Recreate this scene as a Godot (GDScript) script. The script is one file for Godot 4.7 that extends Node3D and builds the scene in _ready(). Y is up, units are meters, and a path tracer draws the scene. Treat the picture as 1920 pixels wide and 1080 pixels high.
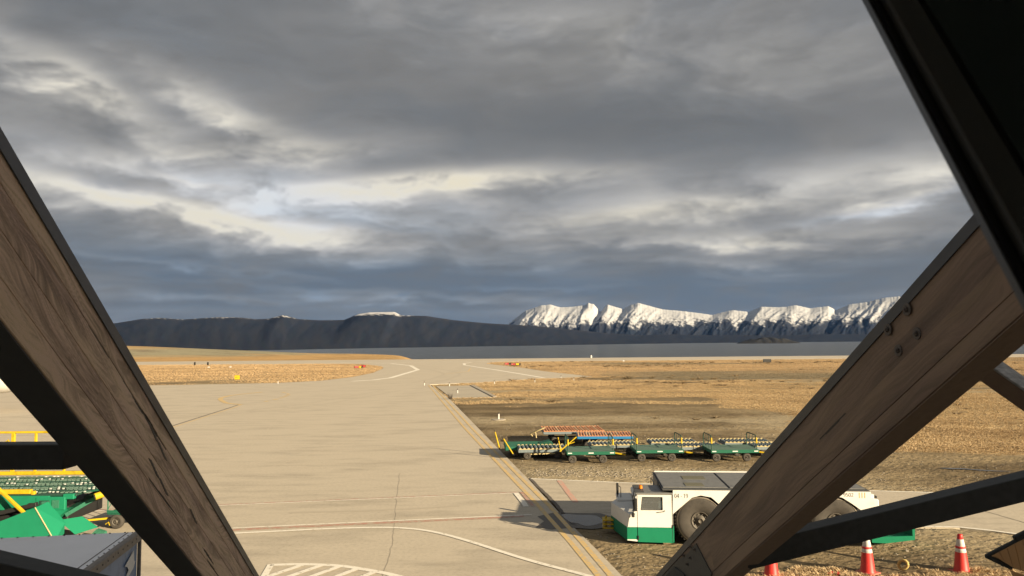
extends Node3D

const EXPOSURE := 2.65

var M := {}
var used := {}
var rng := RandomNumberGenerator.new()


func V2(x: float, y: float) -> Vector2:
	return Vector2(x, y)


func V3(x: float, y: float, z: float) -> Vector3:
	return Vector3(x, y, z)


func _ready() -> void:
	rng.seed = 11
	camera_sky_sun()
	make_materials()
	build_setting()
	build_mountains()
	build_markings()
	build_terminal()
	build_beams()
	build_tug()
	build_carts()
	build_loader()
	build_truck()
	build_airliner()
	build_airfield_furniture()
	build_cones_and_litter()
	build_grass()


# ------------------------------------------------------------------ camera, sky, sun

func camera_sky_sun() -> void:
	var cam := Camera3D.new()
	cam.name = "camera"
	cam.position = V3(0, 6, 0)
	cam.rotation_order = EULER_ORDER_YXZ
	cam.rotation_degrees = V3(4.086, 0, -0.5)
	cam.fov = 42.18
	cam.near = 0.05
	cam.far = 60000.0
	var lens := CameraAttributesPhysical.new()
	lens.frustum_focal_length = 31.11
	lens.frustum_focus_distance = 45.0
	lens.frustum_near = 0.05
	lens.frustum_far = 60000.0
	lens.exposure_aperture = 9.0
	cam.attributes = lens
	add_child(cam)
	cam.current = true

	var env := Environment.new()
	env.background_mode = Environment.BG_SKY
	env.sky = Sky.new()
	var pan := PanoramaSkyMaterial.new()
	pan.panorama = ImageTexture.create_from_image(sky_image())
	env.sky.sky_material = pan
	env.background_energy_multiplier = 1.0 / EXPOSURE
	env.tonemap_mode = Environment.TONE_MAPPER_LINEAR
	env.tonemap_exposure = EXPOSURE
	env.sdfgi_enabled = true
	env.ssao_enabled = true
	env.ssil_enabled = true
	env.fog_enabled = true
	env.fog_mode = Environment.FOG_MODE_EXPONENTIAL
	env.fog_density = 0.000006
	env.fog_light_color = Color(0.40, 0.65, 1.0)
	var world := WorldEnvironment.new()
	world.name = "world_environment"
	world.environment = env
	add_child(world)

	var sun := DirectionalLight3D.new()
	sun.name = "sun"
	sun.light_energy = 1.6
	sun.light_angular_distance = 0.5
	sun.light_color = Color(1.0, 0.915, 0.77)
	sun.shadow_enabled = true
	# low sun behind and to the right: shadows run to the left and away
	sun.look_at_from_position(Vector3.ZERO, V3(-0.78, -0.29, -0.62))
	add_child(sun)


const CLOUDS := [
	[-31.5, 17.5, 6.4, 1.29, 1.45, 22, 0.24, 1.0], [-20.6, 16.3, 6.3, 1.11, 1.04, 20, 0.17, 0.8], [-27.5, 13.8, 8.2, 1.71, 1.54, 6, -0.05, 0.1],
	[-19.5, 13.7, 8.6, 0.82, 0.75, -7, 0.13, 0.7], [-17.6, 10.8, 12.4, 2.0, 2.2, 6, 0.16, -0.35], [-24.4, 9.5, 10.7, 0.50, 1.42, 9, 0.24, 1.1],
	[-13.7, 8.5, 6.3, 0.55, 1.37, 9, 0.12, 0.6], [-8.2, 12.2, 8.5, 0.64, 1.21, -6, 0.20, 0.9], [0.1, 12.6, 8.2, 0.65, 0.98, -3, 0.12, 0.8],
	[-1.2, 8.2, 13.1, 2.45, 1.84, 3, -0.06, -0.1], [18.8, 10.5, 13.3, 1.60, 1.71, -4, 0.15, 0.6], [14.9, 7.2, 8.9, 0.78, 0.62, 1, 0.18, 0.9],
	[28.8, 10.3, 5.7, 1.34, 1.34, -14, 0.12, 0.5], [26.2, 8.8, 6.6, 0.35, 0.35, -8, 0.06, -0.5], [23.3, 6.2, 9.0, 1.08, 0.72, -3, 0.06, 0.4],
	[9.9, 9.6, 6.4, 0.80, 0.80, -3, 0.06, 0.5], [-4.5, 18.9, 21.2, 3.26, 3.67, 14, -0.09, -0.1], [20.8, 15.6, 15.9, 2.22, 2.22, 2, -0.09, -0.1],
	[-25.7, 21.1, 11.5, 1.40, 1.40, 10, -0.03, -0.2], [-0.2, 24.3, 8.2, 1.23, 1.23, 5, 0.05, 0.1], [12.2, 21.7, 10.3, 1.98, 1.98, 8, 0.03, 0.2],
	[-19.0, 5.2, 33.9, 2.07, 2.26, 2, -0.08, -1.0], [5.7, 4.8, 28.4, 2.03, 2.03, 0, -0.05, -0.5], [21.1, 4.0, 18.4, 1.11, 1.47, -2, -0.05, -0.5],
	[-6.5, 3.3, 9.3, 0.28, 0.28, 2, 0.09, 0.2], [-21.9, 5.5, 9.1, 0.22, 0.29, 4, 0.06, 0.2], [-12.9, 3.9, 9.8, 0.20, 0.24, 3, 0.05, 0.1],
	[7.8, 6.0, 8.9, 0.32, 0.32, 1, 0.06, 0.3], [-24.3, 3.4, 7.8, 0.18, 0.21, 2, 0.05, 0.0], [1.6, 4.1, 10.6, 0.25, 0.25, 0, 0.05, 0.1],
	[-29.1, 11.3, 2.0, 0.47, 0.47, 10, -0.10, 0.0], [-27.5, 11.1, 0.9, 0.41, 0.62, 20, -0.08, 0.0], [10.0, 6.8, 1.0, 0.32, 0.36, 0, -0.07, -0.1],
	[-23.8, 11.4, 2.2, 0.29, 0.36, 10, 0.05, 0.4],
]

var n_big: FastNoiseLite
var n_fine: FastNoiseLite
var n_warp: FastNoiseLite
var cloud_trig := []


func noise(s: int, freq: float, oct: int, gain := 0.5) -> FastNoiseLite:
	var n := FastNoiseLite.new()
	n.noise_type = FastNoiseLite.TYPE_SIMPLEX_SMOOTH
	n.seed = s
	n.frequency = freq
	n.fractal_type = FastNoiseLite.FRACTAL_FBM
	n.fractal_octaves = oct
	n.fractal_gain = gain
	return n


func sky_at(az: float, el: float) -> Color:
	# a layer of cloud overhead, looked up where the line of sight meets it
	var e := deg_to_rad(maxf(el, 0.0))
	var a := deg_to_rad(az)
	var k := cos(e) / (sin(e) + 0.13)
	var px := sin(a) * k
	var pz := -cos(a) * k
	var w1 := n_warp.get_noise_2d(az * 0.09, el * 0.21)
	var rag := n_fine.get_noise_3d(az * 0.10 + w1 * 0.3, el * 0.25 + w1 * 0.25, 5.0)
	var wisp := n_fine.get_noise_3d(az * 0.06, el * 0.50 + w1 * 0.4, 40.0)
	var big := n_big.get_noise_2d(px * 0.75 + w1 * 0.5, pz * 1.1 + w1 * 0.4)
	var fine := n_fine.get_noise_2d(px * 1.6 + w1 * 0.6 + rag * 0.35, pz * 2.0 + rag * 0.2)
	var low := clampf(1.0 - el / 9.0, 0.0, 1.0)
	var v := lerpf(0.53, 0.475 + 0.035 * smoothstep(-12.0, 18.0, az), low * low) + 0.015 * clampf((el - 14.0) / 12.0, -1.0, 1.0)
	v += big * 0.06 * (1.0 - 0.6 * low) + fine * 0.055 * (1.0 - 0.6 * low) + rag * 0.075 * (1.0 - 0.35 * low) + wisp * 0.04
	v += 0.075 * exp(-pow((el - 11.2) / 2.7, 2.0))
	if low > 0.0:
		v += n_big.get_noise_2d(az * 0.045 + 40.0, el * 1.1) * 0.09 * low + wisp * 0.10 * low
	var warm := -0.05 - 0.30 * low * clampf(1.1 - (az + 5.0) / 45.0, 0.5, 1.0) + big * 0.35 + wisp * 0.5 * low
	# the brighter rolls, gaps and shadowed undersides of the deck, with ragged edges
	var caz := az + w1 * 1.6 + rag * 1.2
	var cel := el + w1 * 0.35 + rag * 0.75 + wisp * 0.25 + fine * 0.3
	for i in CLOUDS.size():
		var c: Array = CLOUDS[i]
		var dx: float = caz - c[0]
		if absf(dx) > c[2] * 2.4:
			continue
		var t: Vector2 = cloud_trig[i]
		var dy: float = cel - c[1]
		var w: float = dx * t.y + dy * t.x
		var b: float = c[3] if w > 0.0 else c[4]
		if absf(w) > b * 2.4:
			continue
		var u: float = (dx * t.x - dy * t.y) * 0.88
		var q: float = (u / c[2]) * (u / c[2]) + (w / b) * (w / b)
		if q < 5.5:
			var g: float = exp(-q)
			g *= clampf(1.0 + 0.85 * rag + 0.4 * fine + 0.25 * wisp, 0.0, 2.0)
			v += c[6] * g * (1.45 if c[6] > 0.0 else 0.8)
			warm += c[7] * g * 0.75
	# thinner, brighter cloud round the low sun behind
	if absf(az) > 60.0:
		var sun_gap := exp(-pow(wrapf(az - 128.5, -180.0, 180.0) / 38.0, 2.0) - pow((el - 17.0) / 15.0, 2.0))
		v += 0.34 * sun_gap
		warm += 0.8 * sun_gap
	if v < 0.53:
		v = 0.53 + (v - 0.53) * 0.78
	v = clampf(0.555 + (v - 0.54) * 0.9, 0.2, 0.91)
	warm = clampf(warm, -1.25, 1.15)
	if warm > 0.0:
		return Color(v * (1.0 + 0.035 * warm), v, v * (1.0 - 0.085 * warm))
	return Color(v * (1.0 + 0.075 * warm), v, v * (1.0 - 0.085 * warm))


func sky_image() -> Image:
	n_big = noise(5, 0.9, 4)
	n_fine = noise(23, 1.3, 6, 0.60)
	n_warp = noise(61, 0.55, 3)
	for c in CLOUDS:
		var r := deg_to_rad(c[5])
		cloud_trig.append(Vector2(cos(r), sin(r)))
	var W := 4096
	var H := 2048
	var coarse := Image.create(256, 128, false, Image.FORMAT_RGB8)
	for j in 128:
		var el := 90.0 - (j + 0.5) / 128.0 * 180.0
		for i in 256:
			if el < -4.0:
				coarse.set_pixel(i, j, Color(0.45, 0.43, 0.38))
			else:
				coarse.set_pixel(i, j, sky_at(((i + 0.5) / 256.0 - 0.5) * 360.0, el))
	coarse.resize(W, H, Image.INTERPOLATE_CUBIC)
	var x0 := int((0.5 - 37.0 / 360.0) * W)
	var x1 := int((0.5 + 37.0 / 360.0) * W)
	var y0 := int((90.0 - 28.0) / 180.0 * H)
	var y1 := int((90.0 + 0.5) / 180.0 * H)
	var fine := Image.create(x1 - x0, y1 - y0, false, Image.FORMAT_RGB8)
	for j in y1 - y0:
		var el := 90.0 - (y0 + j + 0.5) / H * 180.0
		for i in x1 - x0:
			fine.set_pixel(i, j, sky_at(((x0 + i + 0.5) / W - 0.5) * 360.0, el))
	coarse.blit_rect(fine, Rect2i(0, 0, x1 - x0, y1 - y0), Vector2i(x0, y0))
	# a panorama begins straight ahead: swap its halves
	var turned := Image.create(W, H, false, Image.FORMAT_RGB8)
	turned.blit_rect(coarse, Rect2i(W / 2, 0, W / 2, H), Vector2i(0, 0))
	turned.blit_rect(coarse, Rect2i(0, 0, W / 2, H), Vector2i(W / 2, 0))
	return turned


# ------------------------------------------------------------------ mesh helpers

func S(smooth := false) -> SurfaceTool:
	var st := SurfaceTool.new()
	st.begin(Mesh.PRIMITIVE_TRIANGLES)
	st.set_smooth_group(1 if smooth else -1)
	return st


func tri(st: SurfaceTool, a: Vector3, b: Vector3, c: Vector3) -> void:
	st.add_vertex(a)
	st.add_vertex(b)
	st.add_vertex(c)


func quad(st: SurfaceTool, a: Vector3, b: Vector3, c: Vector3, d: Vector3) -> void:
	tri(st, a, c, b)
	tri(st, a, d, c)


func tri_out(st: SurfaceTool, a: Vector3, b: Vector3, c: Vector3, ctr: Vector3) -> void:
	if (b - a).cross(c - a).dot((a + b + c) / 3.0 - ctr) > 0.0:
		tri(st, a, c, b)
	else:
		tri(st, a, b, c)


func quad_out(st: SurfaceTool, a: Vector3, b: Vector3, c: Vector3, d: Vector3, ctr: Vector3) -> void:
	tri_out(st, a, b, c, ctr)
	tri_out(st, a, c, d, ctr)


# box with chamfered edges
func bx(st: SurfaceTool, at: Vector3, size: Vector3, b := 0.01, basis := Basis()) -> void:
	var h := size * 0.5
	b = minf(b, 0.45 * minf(h.x, minf(h.y, h.z)) * 2.0 * 0.5)
	var p := func(s: Vector3, ax: int) -> Vector3:
		var v := V3(s.x * (h.x - b), s.y * (h.y - b), s.z * (h.z - b))
		v[ax] = s[ax] * h[ax]
		return at + basis * v
	for ax in 3:
		var u := (ax + 1) % 3
		var w := (ax + 2) % 3
		for sg in [-1.0, 1.0]:
			var q := []
			for k in [[-1, -1], [1, -1], [1, 1], [-1, 1]]:
				var s := Vector3.ZERO
				s[ax] = sg
				s[u] = k[0]
				s[w] = k[1]
				q.append(p.call(s, ax))
			quad_out(st, q[0], q[1], q[2], q[3], at)
		for su in [-1.0, 1.0]:
			for sw in [-1.0, 1.0]:
				var s1 := Vector3.ZERO
				var s2 := Vector3.ZERO
				s1[ax] = -1.0
				s2[ax] = 1.0
				for s in [u]:
					s1[u] = su
					s2[u] = su
				s1[w] = sw
				s2[w] = sw
				quad_out(st, p.call(s1, u), p.call(s2, u), p.call(s2, w), p.call(s1, w), at)
	for sx in [-1.0, 1.0]:
		for sy in [-1.0, 1.0]:
			for sz in [-1.0, 1.0]:
				var s := V3(sx, sy, sz)
				tri_out(st, p.call(s, 0), p.call(s, 1), p.call(s, 2), at)


# a box bar between two points, `up` sets the turn of its section (w across, h along up)
func bar(st: SurfaceTool, a: Vector3, b: Vector3, w: float, h: float, up := Vector3.UP, ch := 0.006) -> void:
	var z := (b - a).normalized()
	var x := up.cross(z).normalized()
	var y := z.cross(x)
	bx(st, (a + b) * 0.5, V3(w, h, a.distance_to(b)), ch, Basis(x, y, z))


func tube(st: SurfaceTool, pts: Array, r: float, n := 10) -> void:
	var rings := []
	var prev := Vector3.ZERO
	for i in pts.size():
		var d: Vector3
		if i == 0:
			d = pts[1] - pts[0]
		elif i == pts.size() - 1:
			d = pts[i] - pts[i - 1]
		else:
			d = (pts[i + 1] - pts[i]).normalized() + (pts[i] - pts[i - 1]).normalized()
		d = d.normalized()
		var x := prev - d * prev.dot(d)
		if x.length() < 0.05:
			x = Vector3.UP if absf(d.y) < 0.9 else Vector3.RIGHT
			x = x - d * x.dot(d)
		x = x.normalized()
		prev = x
		var y := d.cross(x)
		var ring := []
		for k in n:
			var t := TAU * k / n
			ring.append(pts[i] + (x * cos(t) + y * sin(t)) * r)
		rings.append(ring)
	st.set_smooth_group(1)
	for i in pts.size() - 1:
		for k in n:
			var m := (k + 1) % n
			quad(st, rings[i][k], rings[i][m], rings[i + 1][m], rings[i + 1][k])
	st.set_smooth_group(-1)
	for e in [0, pts.size() - 1]:
		for k in range(1, n - 1):
			tri(st, rings[e][0], rings[e][k], rings[e][k + 1])


# turned shape: profile of (radius, height) about the y axis of xf
func lathe(st: SurfaceTool, prof: Array, n: int, xf := Transform3D(), smooth := false) -> void:
	st.set_smooth_group(1 if smooth else -1)
	for i in prof.size() - 1:
		for k in n:
			var t0 := TAU * k / n
			var t1 := TAU * (k + 1) / n
			var p0: Vector2 = prof[i]
			var p1: Vector2 = prof[i + 1]
			var a := xf * V3(p0.x * cos(t0), p0.y, p0.x * sin(t0))
			var b := xf * V3(p0.x * cos(t1), p0.y, p0.x * sin(t1))
			var c := xf * V3(p1.x * cos(t1), p1.y, p1.x * sin(t1))
			var d := xf * V3(p1.x * cos(t0), p1.y, p1.x * sin(t0))
			if p0.x < 0.0001:
				tri(st, a, c, d)
			elif p1.x < 0.0001:
				tri(st, a, b, d)
			else:
				quad(st, a, b, c, d)
	st.set_smooth_group(-1)


func cyl(st: SurfaceTool, a: Vector3, b: Vector3, r: float, n := 12) -> void:
	tube(st, [a, b], r, n)


# polygon in the xy plane of xf, from z0 to z1
func prism(st: SurfaceTool, poly: PackedVector2Array, z0: float, z1: float, xf := Transform3D()) -> void:
	var idx := Geometry2D.triangulate_polygon(poly)
	for i in range(0, idx.size(), 3):
		for z in [z0, z1]:
			tri(st, xf * V3(poly[idx[i]].x, poly[idx[i]].y, z), xf * V3(poly[idx[i + 1]].x, poly[idx[i + 1]].y, z), xf * V3(poly[idx[i + 2]].x, poly[idx[i + 2]].y, z))
	for i in poly.size():
		var p := poly[i]
		var q := poly[(i + 1) % poly.size()]
		quad(st, xf * V3(p.x, p.y, z0), xf * V3(q.x, q.y, z0), xf * V3(q.x, q.y, z1), xf * V3(p.x, p.y, z1))


# flat sheet: polygon of (x, z) at height y, with a skirt going down
func sheet(st: SurfaceTool, poly: PackedVector2Array, y: float, skirt := 0.0) -> void:
	var idx := Geometry2D.triangulate_polygon(poly)
	for i in range(0, idx.size(), 3):
		var a := poly[idx[i]]
		var b := poly[idx[i + 1]]
		var c := poly[idx[i + 2]]
		if (b - a).cross(c - a) < 0.0:
			var t := b
			b = c
			c = t
		for p in [a, b, c]:
			st.set_uv(p)
			st.add_vertex(V3(p.x, y, p.y))
	if skirt > 0.0:
		for i in poly.size():
			var p := poly[i]
			var q := poly[(i + 1) % poly.size()]
			quad(st, V3(p.x, y, p.y), V3(q.x, y, q.y), V3(q.x, y - skirt, q.y), V3(p.x, y - skirt, p.y))


# painted line along points (x, z)
func ribbon(st: SurfaceTool, pts: Array, w: float, y: float) -> void:
	var l := []
	var r := []
	for i in pts.size():
		var d: Vector2
		if i == 0:
			d = pts[1] - pts[0]
		elif i == pts.size() - 1:
			d = pts[i] - pts[i - 1]
		else:
			d = (pts[i + 1] - pts[i]).normalized() + (pts[i] - pts[i - 1]).normalized()
		d = d.normalized().orthogonal() * w * 0.5
		l.append(pts[i] + d)
		r.append(pts[i] - d)
	for i in pts.size() - 1:
		quad(st, V3(l[i].x, y, l[i].y), V3(r[i].x, y, r[i].y), V3(r[i + 1].x, y, r[i + 1].y), V3(l[i + 1].x, y, l[i + 1].y))


func smooth_line(pts: Array, n := 6) -> Array:
	var out := []
	for i in pts.size() - 1:
		var p0: Vector2 = pts[maxi(i - 1, 0)]
		var p3: Vector2 = pts[mini(i + 2, pts.size() - 1)]
		for k in n:
			out.append(pts[i].cubic_interpolate(pts[i + 1], p0, p3, float(k) / n))
	out.append(pts[-1])
	return out


func numbered(called: String) -> String:
	if not used.has(called):
		used[called] = 0
		return called
	used[called] += 1
	return "%s_%03d" % [called, used[called]]


func part(called: String, st: SurfaceTool, m: Material, parent: Node, label := "") -> MeshInstance3D:
	st.generate_normals()
	var o := MeshInstance3D.new()
	o.mesh = st.commit()
	o.material_override = m
	return hang(called, o, parent, label)


func hang(called: String, o: MeshInstance3D, parent: Node, label := "") -> MeshInstance3D:
	var nm := called
	var k := 1
	while parent.has_node(NodePath(nm)):
		nm = "%s_%03d" % [called, k]
		k += 1
	o.name = nm
	if label:
		o.set_meta("label", label)
	parent.add_child(o)
	return o


func pieces(called: String, boxes: Array, m: Material, parent: Node) -> void:   # each box a piece of its own
	for b in boxes:
		var st := S()
		bx(st, b[0], b[1], 0.004)
		part(called, st, m, parent)


func again(o: MeshInstance3D, at: Vector3, parent: Node) -> MeshInstance3D:   # another piece that shares its mesh
	var c := MeshInstance3D.new()
	c.mesh = o.mesh
	c.material_override = o.material_override
	c.position = at
	return hang(String(o.name).rstrip("0123456789").trim_suffix("_"), c, parent)


func tag(o: Node3D, label: String, category: String, group := "") -> void:
	o.set_meta("label", label)
	o.set_meta("category", category)
	if group:
		o.set_meta("group", group)


func thing(called: String, label: String, category: String, at := Vector3.ZERO, yaw := 0.0, group := "") -> Node3D:
	var o := Node3D.new()
	o.name = numbered(called)
	o.position = at
	o.rotation_degrees.y = yaw
	tag(o, label, category, group)
	add_child(o)
	return o


func single(called: String, st: SurfaceTool, m: Material, label: String, category: String, at := Vector3.ZERO, group := "") -> MeshInstance3D:
	st.generate_normals()
	var o := MeshInstance3D.new()
	o.mesh = st.commit()
	o.material_override = m
	o.name = numbered(called)
	o.position = at
	tag(o, label, category, group)
	add_child(o)
	return o


func struct(called: String, st: SurfaceTool, m: Material) -> MeshInstance3D:
	st.generate_normals()
	var o := MeshInstance3D.new()
	o.mesh = st.commit()
	o.material_override = m
	o.name = numbered(called)
	o.set_meta("kind", "structure")
	add_child(o)
	return o


func stuff(called: String, mesh: Mesh, m: Material, xfs: Array, cols: Array, label: String, category: String) -> void:
	var mm := MultiMesh.new()
	mm.transform_format = MultiMesh.TRANSFORM_3D
	mm.use_colors = true
	mm.mesh = mesh
	mm.instance_count = xfs.size()
	for i in xfs.size():
		mm.set_instance_transform(i, xfs[i])
		mm.set_instance_color(i, cols[i])
	var o := MultiMeshInstance3D.new()
	o.multimesh = mm
	o.material_override = m
	o.name = numbered(called)
	o.set_meta("kind", "stuff")
	tag(o, label, category)
	add_child(o)


# ------------------------------------------------------------------ materials

func ramp(stops: Array) -> Gradient:
	var g := Gradient.new()
	var off := PackedFloat32Array()
	var col := PackedColorArray()
	for s in stops:
		off.append(s[0])
		var c: Variant = s[1]
		col.append(c.linear_to_srgb() if c is Color else Color(c, c, c).linear_to_srgb())
	g.offsets = off
	g.colors = col
	return g


func ntex(s: int, freq: float, oct: int, stops: Array, size := 512, gain := 0.5) -> NoiseTexture2D:
	var t := NoiseTexture2D.new()
	t.width = size
	t.height = size
	t.seamless = true
	t.seamless_blend_skirt = 0.3
	t.noise = noise(s, freq, oct, gain)
	t.normalize = true
	if stops.size():
		t.color_ramp = ramp(stops)
	return t


func mat(called: String, c: Color, rough := 0.7, metal := 0.0, tex: Texture2D = null, scale := Vector3.ONE, world := false) -> StandardMaterial3D:
	var m := StandardMaterial3D.new()
	m.resource_name = called
	m.albedo_color = c.linear_to_srgb()
	m.roughness = rough
	m.metallic = metal
	if tex:
		m.albedo_texture = tex
		m.uv1_triplanar = true
		m.uv1_world_triplanar = world
		m.uv1_scale = scale
	M[called] = m
	return m


func relief(m: StandardMaterial3D, t: Texture2D, cm: float) -> StandardMaterial3D:
	m.heightmap_enabled = true
	m.heightmap_texture = t
	m.heightmap_scale = cm
	return m


func make_materials() -> void:
	var grime := ntex(3, 0.012, 5, [[0.0, 0.55], [0.35, 0.85], [0.6, 1.0], [1.0, 0.9]], 512, 0.6)
	var fine := ntex(8, 0.03, 5, [[0.0, 0.6], [0.5, 0.9], [1.0, 1.0]], 512, 0.65)
	var clean := ntex(13, 0.012, 5, [[0.0, 0.86], [0.35, 0.96], [0.6, 1.0], [1.0, 0.97]], 512, 0.6)
	var specks := ntex(17, 0.05, 4, [[0.0, 0.5], [0.3, 0.8], [0.6, 1.0], [1.0, 0.8]], 512, 0.7)
	var bump := ntex(29, 0.03, 6, [], 512, 0.65)
	# paving: fine speckle over broad, stretched staining
	var conc := mat("concrete", Color(0.495, 0.435, 0.342), 0.93, 0.0, ntex(41, 0.035, 6, [[0.0, 0.72], [0.4, 0.93], [0.7, 1.0], [1.0, 0.86]], 1024, 0.65), V3(0.22, 1, 0.22), true)
	conc.uv1_triplanar = false
	conc.uv1_scale = V3(0.16, 0.16, 1)
	conc.detail_enabled = true
	conc.detail_blend_mode = BaseMaterial3D.BLEND_MODE_MUL
	conc.detail_uv_layer = BaseMaterial3D.DETAIL_UV_2
	conc.detail_albedo = ntex(47, 0.008, 6, [[0.0, 0.70], [0.35, 0.90], [0.55, 1.0], [0.8, 0.94], [1.0, 0.82]], 1024, 0.6)
	conc.uv2_scale = V3(0.021, 0.071, 1)
	relief(conc, bump, 0.35)
	var road := conc.duplicate() as StandardMaterial3D
	road.albedo_color = Color(0.485, 0.425, 0.33).linear_to_srgb()
	road.uv2_scale = V3(0.05, 0.13, 1)
	M["road"] = road
	var old := conc.duplicate() as StandardMaterial3D
	old.albedo_color = Color(0.43, 0.382, 0.302).linear_to_srgb()
	M["old_paving"] = old
	mat("joint", Color(0.462, 0.405, 0.318), 0.9)
	mat("tyre_mark", Color(0.41, 0.36, 0.283), 0.9)
	mat("hairline", Color(0.34, 0.30, 0.24), 0.9)
	mat("crack", Color(0.10, 0.085, 0.07), 0.9)
	mat("kerb", Color(0.36, 0.32, 0.26), 0.9, 0, fine, Vector3.ONE * 0.5, true)
	var wear := func(c: Color, k: float) -> Array:
		var base := Color(0.42, 0.37, 0.29)
		return [[0.0, base], [0.22 * k, base.lerp(c, 0.25)], [0.22 * k + 0.12, c.lerp(base, 0.12)], [0.8, c], [1.0, c.lerp(base, 0.3)]]
	mat("white_paint", Color.WHITE, 0.8, 0, ntex(51, 0.02, 5, wear.call(Color(0.78, 0.74, 0.65), 0.9), 512, 0.65), Vector3.ONE * 0.4, true)
	mat("yellow_paint", Color.WHITE, 0.8, 0, ntex(52, 0.02, 5, wear.call(Color(0.60, 0.42, 0.17), 1.5), 512, 0.65), Vector3.ONE * 0.4, true)
	mat("red_paint", Color.WHITE, 0.8, 0, ntex(53, 0.02, 5, wear.call(Color(0.42, 0.22, 0.17), 1.8), 512, 0.65), Vector3.ONE * 0.4, true)
	mat("pink_paint", Color.WHITE, 0.8, 0, ntex(54, 0.02, 5, wear.call(Color(0.56, 0.30, 0.23), 1.7), 512, 0.65), Vector3.ONE * 0.4, true)
	# soil takes its broad colour from the vertices (where grass, mud and bare earth lie)
	var soil := mat("soil", Color.WHITE, 0.95)
	soil.vertex_color_use_as_albedo = true
	soil.albedo_texture = ntex(61, 0.03, 6, [[0.0, 0.5], [0.35, 0.85], [0.6, 1.0], [1.0, 0.78]], 1024, 0.7)
	soil.uv1_scale = V3(0.12, 0.19, 1)
	soil.detail_enabled = true
	soil.detail_blend_mode = BaseMaterial3D.BLEND_MODE_MUL
	soil.detail_uv_layer = BaseMaterial3D.DETAIL_UV_2
	soil.detail_albedo = ntex(62, 0.02, 6, [[0.0, 0.55], [0.4, 0.9], [0.7, 1.0], [1.0, 0.8]], 1024, 0.65)
	soil.uv2_scale = V3(0.019, 0.055, 1)
	relief(soil, bump, 6.0)
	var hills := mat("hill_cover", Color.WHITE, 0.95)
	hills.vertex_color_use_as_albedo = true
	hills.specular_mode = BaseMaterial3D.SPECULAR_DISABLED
	soil.metallic_specular = 0.15
	var blade := mat("straw", Color.WHITE, 0.8)
	blade.vertex_color_use_as_albedo = true
	blade.backlight_enabled = true
	blade.backlight = Color(0.25, 0.2, 0.12)
	var water := mat("water", Color(0.035, 0.04, 0.042), 0.28, 0.0)
	water.heightmap_enabled = true
	water.heightmap_texture = ntex(71, 0.03, 5, [], 512, 0.6)
	water.heightmap_scale = 60.0
	water.uv1_scale = V3(0.012, 0.03, 1)
	mat("puddle", Color(0.09, 0.085, 0.08), 0.22).metallic_specular = 0.3
	mat("wet_mud", Color(0.085, 0.07, 0.052), 0.55, 0, fine, Vector3.ONE * 0.6, true)
	mat("stone", Color.WHITE, 0.9).vertex_color_use_as_albedo = true
	# made things
	mat("white_body", Color(0.66, 0.655, 0.62), 0.5, 0, clean, Vector3.ONE * 0.35)
	mat("green_body", Color(0.012, 0.185, 0.098), 0.55, 0, clean, Vector3.ONE * 0.4)
	mat("cart_green", Color(0.022, 0.125, 0.078), 0.55, 0, specks, Vector3.ONE * 0.6)
	mat("cart_green_pale", Color(0.04, 0.16, 0.105), 0.7, 0, specks, Vector3.ONE * 0.6)
	mat("cart_deck", Color(0.115, 0.185, 0.15), 0.75, 0, specks, Vector3.ONE * 0.5)
	mat("dark_green", Color(0.012, 0.05, 0.035), 0.6)
	mat("yellow", Color(0.52, 0.36, 0.018), 0.45, 0, grime, Vector3.ONE * 0.5)
	mat("cream", Color(0.50, 0.42, 0.22), 0.55, 0, specks, Vector3.ONE)
	mat("blue", Color(0.022, 0.19, 0.42), 0.5, 0, grime, Vector3.ONE * 0.5)
	mat("steel_blue", Color(0.17, 0.21, 0.23), 0.6, 0.2, grime, Vector3.ONE * 0.5)
	mat("tan_roller", Color(0.52, 0.36, 0.22), 0.7, 0, specks, Vector3.ONE * 1.5)
	mat("orange_roller", Color(0.50, 0.235, 0.115), 0.6, 0, specks, Vector3.ONE * 1.5)
	mat("tyre", Color(0.055, 0.048, 0.04), 0.85, 0, grime, Vector3.ONE * 0.8)
	mat("tyre_dust", Color(0.17, 0.145, 0.115), 0.9, 0, grime, Vector3.ONE * 0.8)
	mat("rim", Color(0.10, 0.088, 0.072), 0.65, 0.1, grime, Vector3.ONE)
	mat("black", Color(0.012, 0.012, 0.012), 0.6)
	mat("deck_grey", Color(0.055, 0.058, 0.06), 0.75, 0, specks, Vector3.ONE * 0.4)
	mat("deck_patch", Color(0.13, 0.125, 0.085), 0.8, 0, specks, Vector3.ONE * 0.5)
	mat("roof_grey", Color(0.17, 0.17, 0.165), 0.5, 0, grime, Vector3.ONE * 0.5)
	mat("chrome", Color(0.25, 0.24, 0.22), 0.4, 0.6)
	mat("lens_glass", Color(0.45, 0.45, 0.43), 0.15, 0.3)
	mat("beacon", Color(0.75, 0.20, 0.01), 0.3)
	mat("lettering", Color(0.015, 0.015, 0.015), 0.6)
	mat("cab_interior", Color(0.03, 0.03, 0.03), 0.8)
	mat("pale_blue", Color(0.30, 0.48, 0.50), 0.6)
	var glass := mat("glass", Color(0.75, 0.8, 0.8, 0.12), 0.02)
	glass.albedo_color.a = 0.12
	glass.transparency = BaseMaterial3D.TRANSPARENCY_ALPHA
	glass.metallic_specular = 0.25
	var pane := mat("window_pane", Color(0.9, 0.93, 0.92, 0.03), 0.0)
	pane.albedo_color.a = 0.03
	pane.transparency = BaseMaterial3D.TRANSPARENCY_ALPHA
	for k in ["white_body", "green_body", "cart_green", "cart_green_pale", "cart_deck", "yellow"]:
		M[k].metallic_specular = 0.25
	mat("cone_red", Color(0.62, 0.035, 0.03), 0.5, 0, fine, Vector3.ONE * 2.0)
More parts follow.
